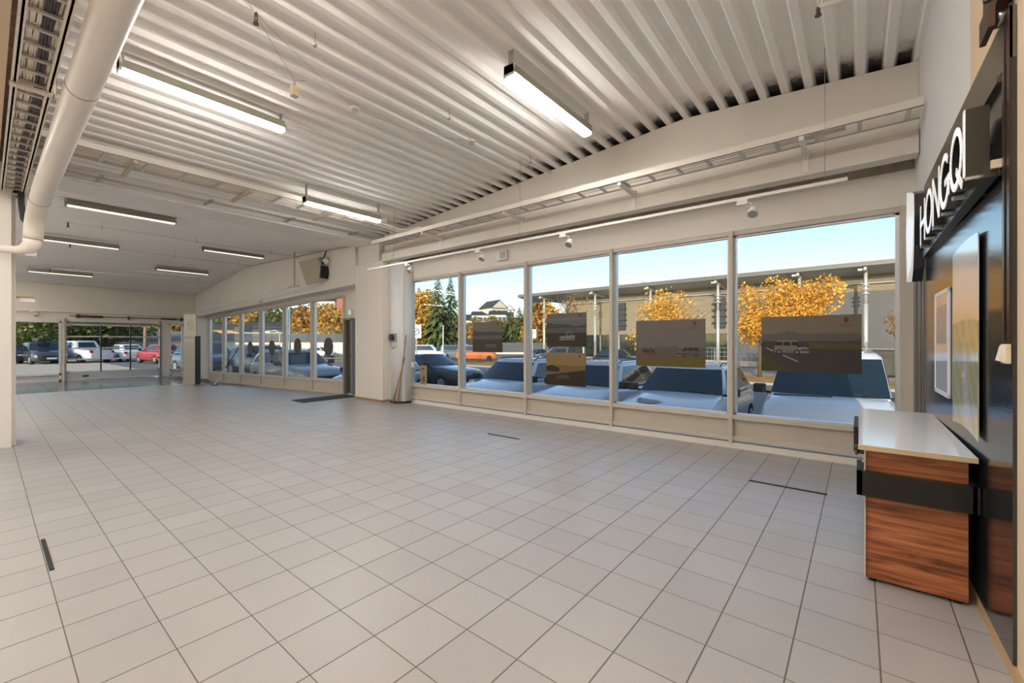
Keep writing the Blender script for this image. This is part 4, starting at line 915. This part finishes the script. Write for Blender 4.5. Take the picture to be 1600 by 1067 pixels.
# ------------------------------------------------------------ trees
def leafmat(nm, c, v=.35): return mat(nm, c, .8, var=v, vscale=1.5)
bark = mat('bark', (.14,.11,.08), .9, bump=.5)
def foliage(b, blobs, n_, size, rr):
    for _ in range(n_):
        c, r_ = blobs[rr.randrange(len(blobs))]
        d = Vector((rr.gauss(0,1), rr.gauss(0,1), rr.gauss(0,1))).normalized()*(rr.random()**.45); p = Vector(c)+Vector((d.x*r_[0], d.y*r_[1], d.z*r_[2]))
        a = Vector((rr.gauss(0,1), rr.gauss(0,1), rr.gauss(0,1))).normalized(); e_ = a.cross(Vector((rr.random(),rr.random(),rr.random()))).normalized(); s_ = size*(.6+.8*rr.random())
        b.add([p-a*s_, p+e_*s_*.6, p+a*s_, p-e_*s_*.6], [(0,1,2,3)], rr.randrange(2))
def tree(label, x, y, z, h, w_, cols, n_=2500, size=.16, seed=1, crown=.3, trunk=.14, sparse=False, group='trees across the street'):
    rr = random.Random(seed); t = thing('tree', label, 'tree', (x, y, z), 0, group)
    blobs = [((rr.uniform(-.28,.28)*w_, rr.uniform(-.28,.28)*w_, h*(crown+(1-crown)*(.5+rr.uniform(-.3,.3)))), (w_*.26, w_*.26, h*(1-crown)*.25)) for _ in range(9)]+[((0,0,h*(crown+(1-crown)*.5)), (w_*.36,w_*.36,h*(1-crown)*.44))]
    b = MB(); b.tube([(0,0,0),(.05,0,h*.35),(0,.05,h*.7),(0,0,h*.92)], [trunk,trunk*.8,trunk*.4,trunk*.1], 8)
    for k in range(9 if not sparse else 22):
        z0 = h*(crown+.05+.06*rr.random()*9*.6); a_ = rr.random()*2*PI; r_ = w_*.42*(.6+.4*rr.random()); b.tube([(0,0,z0),(r_*.5*math.cos(a_),r_*.5*math.sin(a_),z0+h*.10),(r_*math.cos(a_),r_*math.sin(a_),min(h*1.02, z0+h*(.22+.12*rr.random())))], [trunk*.35,trunk*.2,trunk*.05], 5)
    b.build('trunk', bark, t)
    b = MB(); foliage(b, blobs, n_, size, rr); b.build('foliage', cols, t); return t
OR = [leafmat('maple_orange', (.74,.33,.04)), leafmat('maple_yellow', (.85,.50,.08))]
YE = [leafmat('birch_yellow', (.70,.42,.06)), leafmat('birch_gold', (.55,.33,.06))]
RU = [leafmat('rusty_leaves', (.42,.20,.06)), leafmat('brown_leaves', (.45,.28,.08))]
GR = [leafmat('green_leaves', (.10,.15,.03)), leafmat('olive_leaves', (.20,.22,.05))]
SG = [leafmat('spruce_green', (.06,.10,.035)), leafmat('spruce_tip', (.16,.20,.05))]
def ptree(label, px_, dep, top_px, w_, cols, **k):
    p = at_d(px_, 534, dep); g = gz(p.x, p.y); ztop = EYE+(CY-top_px)/F*dep
    return tree(label, p.x, p.y, g, ztop-g, w_, cols, **k)
ptree('big orange maple behind the coastal road poster',1252,27.5,428,4.7,OR,n_=8000,size=.095,seed=5,crown=.22)
ptree('orange maple branch crown left of the big maple behind the last pane',1187,28.5,444,3.3,OR,n_=3600,size=.095,seed=8,crown=.3)
ptree('half bare orange maple above the horse poster',1048,28.5,448,5.8,OR,n_=3000,size=.10,seed=11,crown=.25,sparse=True)
ptree('thin bare reddish tree above the stacked posters',886,44,452,5,RU,n_=250,size=.14,seed=4,sparse=True,crown=.4)
ptree('small orange tree at the right edge behind the last pane',1409,30,478,2.0,RU,n_=500,size=.12,seed=6)
for k, (px_, dep, ty, w_, cols, lb) in enumerate(((655,78,455,8,YE,'yellow birch left of the tall spruces'),(672,82,462,8,YE,'yellow birch close behind the tall spruces'),(640,85,452,9,YE,'yellow birch at the left edge of the first shop window'),
  (845,90,470,9,YE,'orange birch behind the canopy, left one'),(862,95,476,8,YE,'orange birch behind the canopy, right one'),(832,88,465,6,RU,'rusty tree at the canopy tip'),(900,100,500,9,YE,'low yellow tree right of the canopy columns'))):
    ptree(lb, px_, dep, ty, w_, cols, n_=2600, size=.38, seed=30+k, crown=.1, group='autumn trees far across the street')
def spruce(label, px_, dep, top_px, w_, seed, group='spruces across the street', cols=SG):
    p = at_d(px_, 534, dep); g = gz(p.x, p.y); h = EYE+(CY-top_px)/F*dep-g; rr = random.Random(seed)
    t = thing('spruce', label, 'tree', (p.x, p.y, g), 0, group)
    b = MB(); b.tube([(0,0,0),(0,0,h)], [.22,.03], 8); b.build('trunk', bark, t)
    b = MB(); tiers = int(h*3.2)
    for i in range(tiers):
        f = i/tiers; z0 = h*(.06+.94*f); r_ = w_/2*(1-f)**.85+.15
        for k in range(13):
            a_ = rr.random()*2*PI; rl = r_*(.65+.45*rr.random()); d = Vector((math.cos(a_),math.sin(a_),0)); s_ = Vector((-d.y,d.x,0))
            q = [Vector((0,0,z0)), d*rl*.5+Vector((0,0,z0+.05)), d*rl+Vector((0,0,z0-.28*rl))]
            for a0, a1, wd_ in ((q[0],q[1],.26),(q[1],q[2],.34)):
                b.add([a0-s_*wd_*rl*.25, a0+s_*wd_*rl*.25, a1+s_*wd_*.3*rl-Vector((0,0,.1)), a1+Vector((0,0,.03)), a1-s_*wd_*.3*rl-Vector((0,0,.1))], [(0,1,2,3,4)], rr.randrange(2))
    b.build('foliage', cols, t)
spruce('tall spruce in the first shop window, left of the pair',684,72,431,7,1); spruce('tall spruce in the first shop window, right of the pair',704,74,431,6,2)
for k, (px_, ty) in enumerate(((798,484),(812,478),(822,474),(788,500))): spruce(('small spruce nearest the lake poster','second small spruce right of the lake poster','third small spruce right of the lake poster','lowest small spruce behind the lake poster')[k], px_, 95, ty, 7, 10+k)
# trees seen through the left windows and the garage door
for k, (px_, dep, ty, w_, cols, lb) in enumerate(((527,72,487,13,YE,'broad golden tree behind the nearest left window'),(505,74,478,11,YE,'golden tree behind the second left window'),(483,76,480,9,RU,'half bare brown tree over the white shed'),
  (452,95,478,16,GR,'green tree above the pale green hall'),(425,98,484,16,YE,'yellow tree above the pale green hall'),(395,100,484,16,YE,'yellow tree at the left end of the pale green hall'),(365,105,488,16,GR,'green tree beyond the far left windows'))):
    ptree(lb, px_, dep, ty, w_, cols, n_=3800, size=.4, seed=60+k, crown=.05, group='trees behind the left windows')
ptree('golden green tree beyond the far window by the garage door',74,42,488,9,[GR[0],GR[1]],n_=6000,size=.18,seed=80,crown=.1,group='trees beyond the garage door')
ptree('dark conifer beyond the far window at the left edge',34,41,480,6,SG,n_=5000,size=.18,seed=81,crown=.0,group='trees beyond the garage door')
ptree('broad dark green tree behind the garage door',150,44,478,13,SG,n_=6000,size=.22,seed=82,crown=.3,group='trees beyond the garage door')
ptree('olive green tree behind the right panes of the garage door',236,66,482,12,[GR[1],YE[1]],n_=3500,size=.3,seed=83,crown=.2,group='trees beyond the garage door')
ptree('yellow tree behind the narrow window beside the garage door',276,60,480,9,YE,n_=2500,size=.3,seed=84,crown=.2,group='trees beyond the garage door')
# ------------------------------------------------------------ warehouse opposite
WR = math.atan2(1.9, -40.3)  # roof edge drifts away to the left
brick = bpy.data.materials.new('warehouse_brick'); brick.use_nodes = True; n = brick.node_tree.nodes; l = brick.node_tree.links
tc = n.new('ShaderNodeTexCoord'); mp = n.new('ShaderNodeMapping'); mp.inputs['Rotation'].default_value = (PI/2,0,0); l.new(tc.outputs['Object'], mp.inputs[0]); bt = n.new('ShaderNodeTexBrick'); l.new(mp.outputs[0], bt.inputs[0])
bt.inputs['Color1'].default_value = (.34,.29,.20,1); bt.inputs['Color2'].default_value = (.28,.24,.17,1); bt.inputs['Mortar'].default_value = (.22,.19,.14,1); bt.inputs['Scale'].default_value = 1; bt.inputs['Brick Width'].default_value = .5; bt.inputs['Row Height'].default_value = .2; bt.inputs['Mortar Size'].default_value = .02
l.new(bt.outputs[0], n['Principled BSDF'].inputs['Base Color']); n['Principled BSDF'].inputs['Roughness'].default_value = .9
t = thing('warehouse', 'long flat roofed brick hall with a wide roof overhang across the street', 'building', (2.5,45.9,0), math.atan2(-1.9,40.3))
fas = mat('roof_fascia', (.36,.37,.36), .4, .3); panl = mat('dark_wall_panel', (.11,.115,.12), .6, var=.08); strip_w = mat('pale_strip', (.5,.5,.47), .5)
b = MB(); b.box(-40.3,30,0,.3,7.7,8.1); b.prism([(0,7.7),(3.6,7.2),(3.6,8.0),(0,8.05)], 'x', -40.2, 30); b.box(-40.3,30,3.6,30,7.6,8.0); b.build('roof_overhang', fas, t)
b = MB(); b.box(-34.5,30,3.6,30,2.3,7.3); b.build('brick_wall', brick, t)
b = MB(); b.box(-35,30,3.3,3.6,6.55,6.95); b.build('eaves_band', strip_w, t)
b = MB(); b.box(-13,30,3.45,3.6,-1.6,5.9); b.build('wall_panels', panl, t)
b = MB(); b.box(-13.3,-13,3.3,3.6,-1.6,6.0); b.box(-13,-7.6,3.3,3.45,5.75,5.95); b.build('door_trim', strip_w, t)
b = MB()
for k in range(12): b.box(-12.9+k*3.3,-12.84+k*3.3,3.42,3.45,-1.6,5.8)
each(b, 'panel_joint', trim_k, t)
b = MB(); b.box(-34.5,-13.4,3.9,4.0,-1.6,2.3); b.build('ground_floor_glazing', mat('reflective_glazing', (.03,.04,.03), .06, spec=.9, var=.5, vscale=.8), t)
b = MB()
for k in range(9): b.box(-34.4+k*2.6,-34.2+k*2.6,3.7,3.9,-1.6,2.3)
each(b, 'glazing_post', mat('post_white', (.6,.58,.5), .5), t)
b = MB()
for x in (-26.5,-14.9,-9.4,2.0): b.box(x,x+1.1,3.35,3.6,2.9,6.3); [b.box(x-.2,x+1.3,3.2,3.36,3.4+.7*k,3.55+.7*k) for k in range(4)]
b.build('slatted_wall_box', mat('slatted_box_dark', (.05,.055,.06), .5), t)  # dark slatted boxes standing out from the brick wall
for x in (-36.2,-28.2,-21.0,-13.8,-6.8,-2.1,6):
    b = MB(); b.cyl((x,.9,-1.6),(x,.9,4.6),.16,12); b.cyl((x,.9,4.6),(x,.9,7.4),.13,12); [b.cyl((x,.9,5.4+.35*k),(x,.9,5.5+.35*k),.3,12) for k in range(3)]; o = b.build('column', mat('column_steel', (.62,.62,.6), .4, .3), t)
    b = MB(); b.prism([(0,7.35),(3.4,7.0),(3.4,7.3),(0,7.6)], 'x', x-.1, x+.1); b.box(x-.5,x+.1,.3,1.0,7.35,7.55); b.build('canopy_arm', strip_w, t)
b = MB(); b.box(-28.5,-24.5,6,10,8.0,9.0); b.box(-27,-25,7,9,9.0,9.4); b.build('roof_unit', mat('roof_unit_white', (.8,.8,.78), .6), t)
b = MB(); b.box(-34.5,30,3.2,3.9,-1.6,-.6); b.build('plinth', pave, t)
# mesh fence before the warehouse
t = thing('wire_fence', 'grey wire mesh fence in front of the brick hall', 'fence', (2,41,gz(2,41)))
b = MB(); 
for k in range(15): b.cyl((-14+k*2.0,0,0),(-14+k*2.0,0,2.0),.035,6)
each(b, 'fence_post', galv_m, t); b = MB()
for k in range(6): b.box(-14,14,-.01,.01,.1+.38*k,.125+.38*k)
k = 0
while k < 28: b.box(-14+k,-13.985+k,-.008,.008,.1,2.0); k += .35
b.build('mesh', galv_m, t)
# dark waste bins to the right of the van
p = at_d(1400,560,30); t = thing('waste_bin', 'dark metal waste container beyond the van', 'container', (p.x,p.y,gz(p.x,p.y)))
MB().box(-1.2,1.0,-.6,.6,.15,1.9).build('container', mat('bin_dark', (.06,.06,.05), .6, .3, var=.3), t, bevel=.05); MB().box(-1.25,1.05,-.65,.65,1.9,2.0).build('lid', trim_k, t)
# ------------------------------------------------------------ sheds and houses
def house(label, px_, dep, y_eave, y_top, wpx, wallm, roofm, zbase, rz=0, gable=True, win=3, deep=9, grp='houses on the hill', cat='house', name='house'):
    p = at_d(px_, 534, dep); z1 = EYE+(CY-y_eave)/F*dep; z2 = EYE+(CY-y_top)/F*dep; W_ = wpx/F*dep
    t = thing(name, label, cat, (p.x, p.y, zbase), YAW+rz, grp); z1 -= zbase; z2 -= zbase
    MB().box(-W_/2,W_/2,0,deep,0,z1).build('walls', wallm, t)
    b = MB()
    if gable: b.prism([(-W_/2-.4,z1-.1),(W_/2+.4,z1-.1),(W_/2+.4,z1+.1),(0,z2),(-W_/2-.4,z1+.1)], 'y', -.4, deep+.4)
    else: b.prism([(-.5,z1-.1),(deep+.5,z1-.1),(deep/2,z2)], 'x', -W_/2-.4, W_/2+.4)
    b.build('roof', roofm, t)
    if gable:
        b = MB(); b.prism([(-W_/2,z1),(W_/2,z1),(0,z2-.4)], 'y', -.45, -.42); b.build('gable', wallm, t)
    for k in range(win):
        x = -W_/2+W_*(k+.5)/win; b = MB(); b.box(x-.6,x+.6,-.05,.05,max(.3,z1-2.3),z1-.9); b.build('window', mat('far_window', (.05,.06,.08), .2), t)
    return t
wht = mat('white_boards', (.80,.78,.72), .7, var=.03); drf = mat('dark_roof_tiles', (.06,.06,.065), .7, var=.2); crm = mat('cream_boards', (.62,.52,.34), .7); grf = mat('grey_shingles', (.20,.195,.17), .85, bump=.3, var=.2, vscale=2); pgr = mat('pale_green_boards', (.52,.60,.50), .7, var=.03)
house('white gabled house highest on the hill above the lake poster',780,150,481,468,27,mat('sunny_cream', (.74,.68,.56), .7),drf,-2,rz=.55,deep=9)
house('white row house on the hill, left one',752,150,492,485,30,wht,drf,-2,gable=False,win=5); house('white row house on the hill, right one',778,140,491,484,26,wht,drf,-2,gable=False,win=4)
house('small white house left of the hill row',728,150,500,490,18,wht,drf,-2,gable=False); house('red roofed house right of the gabled one',796,165,484,476,14,wht,mat('red_roof', (.35,.08,.05), .7),-2)
house('white shed with a gable behind the orange van',722,75,541,528,22,wht,grf,-1.2,gable=True,win=0,grp='sheds across the street',cat='shed',name='shed')
house('long white shed with a grey roof behind the lake poster',800,82,548,535,110,wht,grf,-1.2,gable=False,win=0,grp='sheds across the street',cat='shed',name='shed')
house('long white shed behind the white van',670,84,546,536,70,wht,grf,-1.2,gable=False,win=0,grp='sheds across the street',cat='shed',name='shed')
house('long white garage row behind the left windows',430,62,532,520,260,wht,grf,-1.0,gable=False,win=0,grp='sheds behind the left windows',cat='shed',name='shed')
house('pale green hall with a dark roof behind the left windows',428,82,517,501,118,pgr,drf,-1.0,gable=False,win=2,grp='sheds behind the left windows',cat='building',name='hall')
house('orange brick house beyond the farthest left windows',345,90,514,505,60,mat('orange_boards', (.60,.33,.17), .7),drf,-1.0,gable=False,win=5,grp='houses behind the left windows')
house('tall red brick apartment block above the golden trees',549,150,448,444,46,mat('red_brick', (.40,.14,.09), .8),drf,-1.0,gable=False,win=6,grp='blocks on the hill',cat='building',name='apartment_block')
house('white block on the hill above the left windows',505,160,470,462,36,wht,drf,-1,gable=False,win=5,grp='blocks on the hill',cat='building',name='apartment_block')
house('white boarded shed with grey shingle roof behind the garage door',215,50,531,516,150,wht,grf,-.6,gable=False,win=0,grp='sheds beyond the garage door',cat='shed',name='shed')
house('white boarded wall behind the dark SUV',60,46,540,532,120,mat('pale_boards', (.6,.57,.5), .7),grf,-.6,gable=False,win=0,grp='sheds beyond the garage door',cat='shed',name='shed')
# wooded hill on the horizon
hillm = mat('wooded_hill', (.20,.15,.045), .95, bump=1, bscale=2, var=.6, vscale=.12)
b = MB(); rr = random.Random(2); vs_ = []; N = 60
for i in range(N+1):
    f = i/N; px_ = 250+720*f; 
    hy = 497+5*math.sin(f*17)+4*math.sin(f*39)
    if px_ < 560: hy -= 14*ss((560-px_)/60)*ss((px_-430)/60)
    if px_ > 820: hy += 30*ss((px_-820)/60)
    for dep, k in ((120,0),(135,.6),(170,1),(260,1)):
        p = at_d(px_, CY-(CY-hy)*k, dep); p.z = p.z if k else -2; vs_.append(p)
b.add(vs_, [(i*4+j,(i+1)*4+j,(i+1)*4+j+1,i*4+j+1) for i in range(N) for j in range(3)], 0, True); S(b.build('ground_hill', hillm), 'wooded autumn hill on the horizon')
for k in range(13):
    px_ = 728+k*8.5; ptree(('rusty','golden','olive')[k%3]+' bushy hillside tree, '+('first','second','third','fourth','fifth','sixth','seventh','eighth','ninth','tenth','eleventh','twelfth','last')[k]+' from the left above the long shed', px_, 118, 500+5*math.sin(k*2.1), 8, (RU,YE,[GR[1],YE[1]])[k%3], n_=1300, size=.5, seed=200+k, crown=.05, group='bushy trees on the hillside')
# ------------------------------------------------------------ street furniture
def pole(label, px_, dep, top_px, r_, cat='pole', name='lamp_post', m=None, base=None):
    p = at_d(px_, 534, dep); g = gz(p.x, p.y); h = EYE+(CY-top_px)/F*dep-g
    t = thing(name, label, cat, (p.x, p.y, g)); b = MB(); b.tube([(0,0,0),(0,0,h)], [r_, r_*.8], 10); b.build('post', m or mat('post_pale', (.6,.6,.58), .5), t); return t, h
pole('thin white post on the verge in front of the tall spruces',692.5,44,508,.06,'pole','marker_post',mat('post_white2', (.8,.78,.7), .5))
t, h = pole('street sign post with a white square no parking sign in the first shop window',650.5,38,508,.05,'sign','road_sign')
MB().box(-.55,.45,-.05,-.02,h-1.15,h+.05).build('sign_plate', mat('sign_white', (.82,.82,.8), .4), t, Matrix.Rotation(YAW,4,'Z')); b = MB(); b.tube([(-.05+.3*math.cos(a*PI/12),-.07,h-.55+.3*math.sin(a*PI/12)) for a in range(25)], .035, 6); b.tube([(-.25,-.07,h-.75),(.15,-.07,h-.35)], .035, 6); b.build('sign_symbol', mat('sign_grey', (.25,.25,.27), .5), t, Matrix.Rotation(YAW,4,'Z'))
t, h = pole('parking sign on the slim column left of the stacked posters',832,40,516,.05,'sign','road_sign'); MB().box(-.25,.35,-.05,-.02,h-.75,h+.1).build('sign_plate', MT['sign_white'], t, Matrix.Rotation(YAW,4,'Z')); text_mb('P', .5, .01).build('lettering', mat('sign_grey', (.25,.25,.27)), t, Matrix.Rotation(YAW,4,'Z')@Matrix.Translation((.05,-.06,h-.32))@Matrix.Rotation(PI/2,4,'X'))
pole('white flagpole like post at the edge of the fourth shop window',963,26,482,.07,'pole','marker_post')
pole('tall green lamp post seen through the second left window',453,50,478,.12,'pole','lamp_post',mat('green_post', (.22,.32,.30), .5)); pole('timber utility pole behind the right panes of the garage door',227,40,508,.16,'pole','utility_pole',mat('old_timber', (.28,.2,.13), .8))
t, h = pole('curved street lamp post in front of the pale green hall',437,46,522,.06); b = MB(); b.tube([(0,0,h),(-.1,0,h+.25),(-.5,0,h+.4),(-1.2,0,h+.3)], .05, 6); b.build('lamp_arm', MT['post_pale'], t, Matrix.Rotation(YAW,4,'Z')); MB().box(-1.5,-1.0,-.12,.12,h+.22,h+.34).build('lamp_head', white_m, t, Matrix.Rotation(YAW,4,'Z'))
for k in range(5):
    y0 = 362+k*11; a = at_d(700, y0+28, 70); c = at_d(1170, y0+78-k*2, 44); b = MB(); b.tube([v for v in sag(a, c, .6, 16)], .012, 4)
    tag(b.build('power_line', mat('wire_grey', (.35,.32,.28))), ('highest','second highest','middle','second lowest','lowest')[k]+' of the thin power lines crossing the sky outside', 'power line', 'power lines')
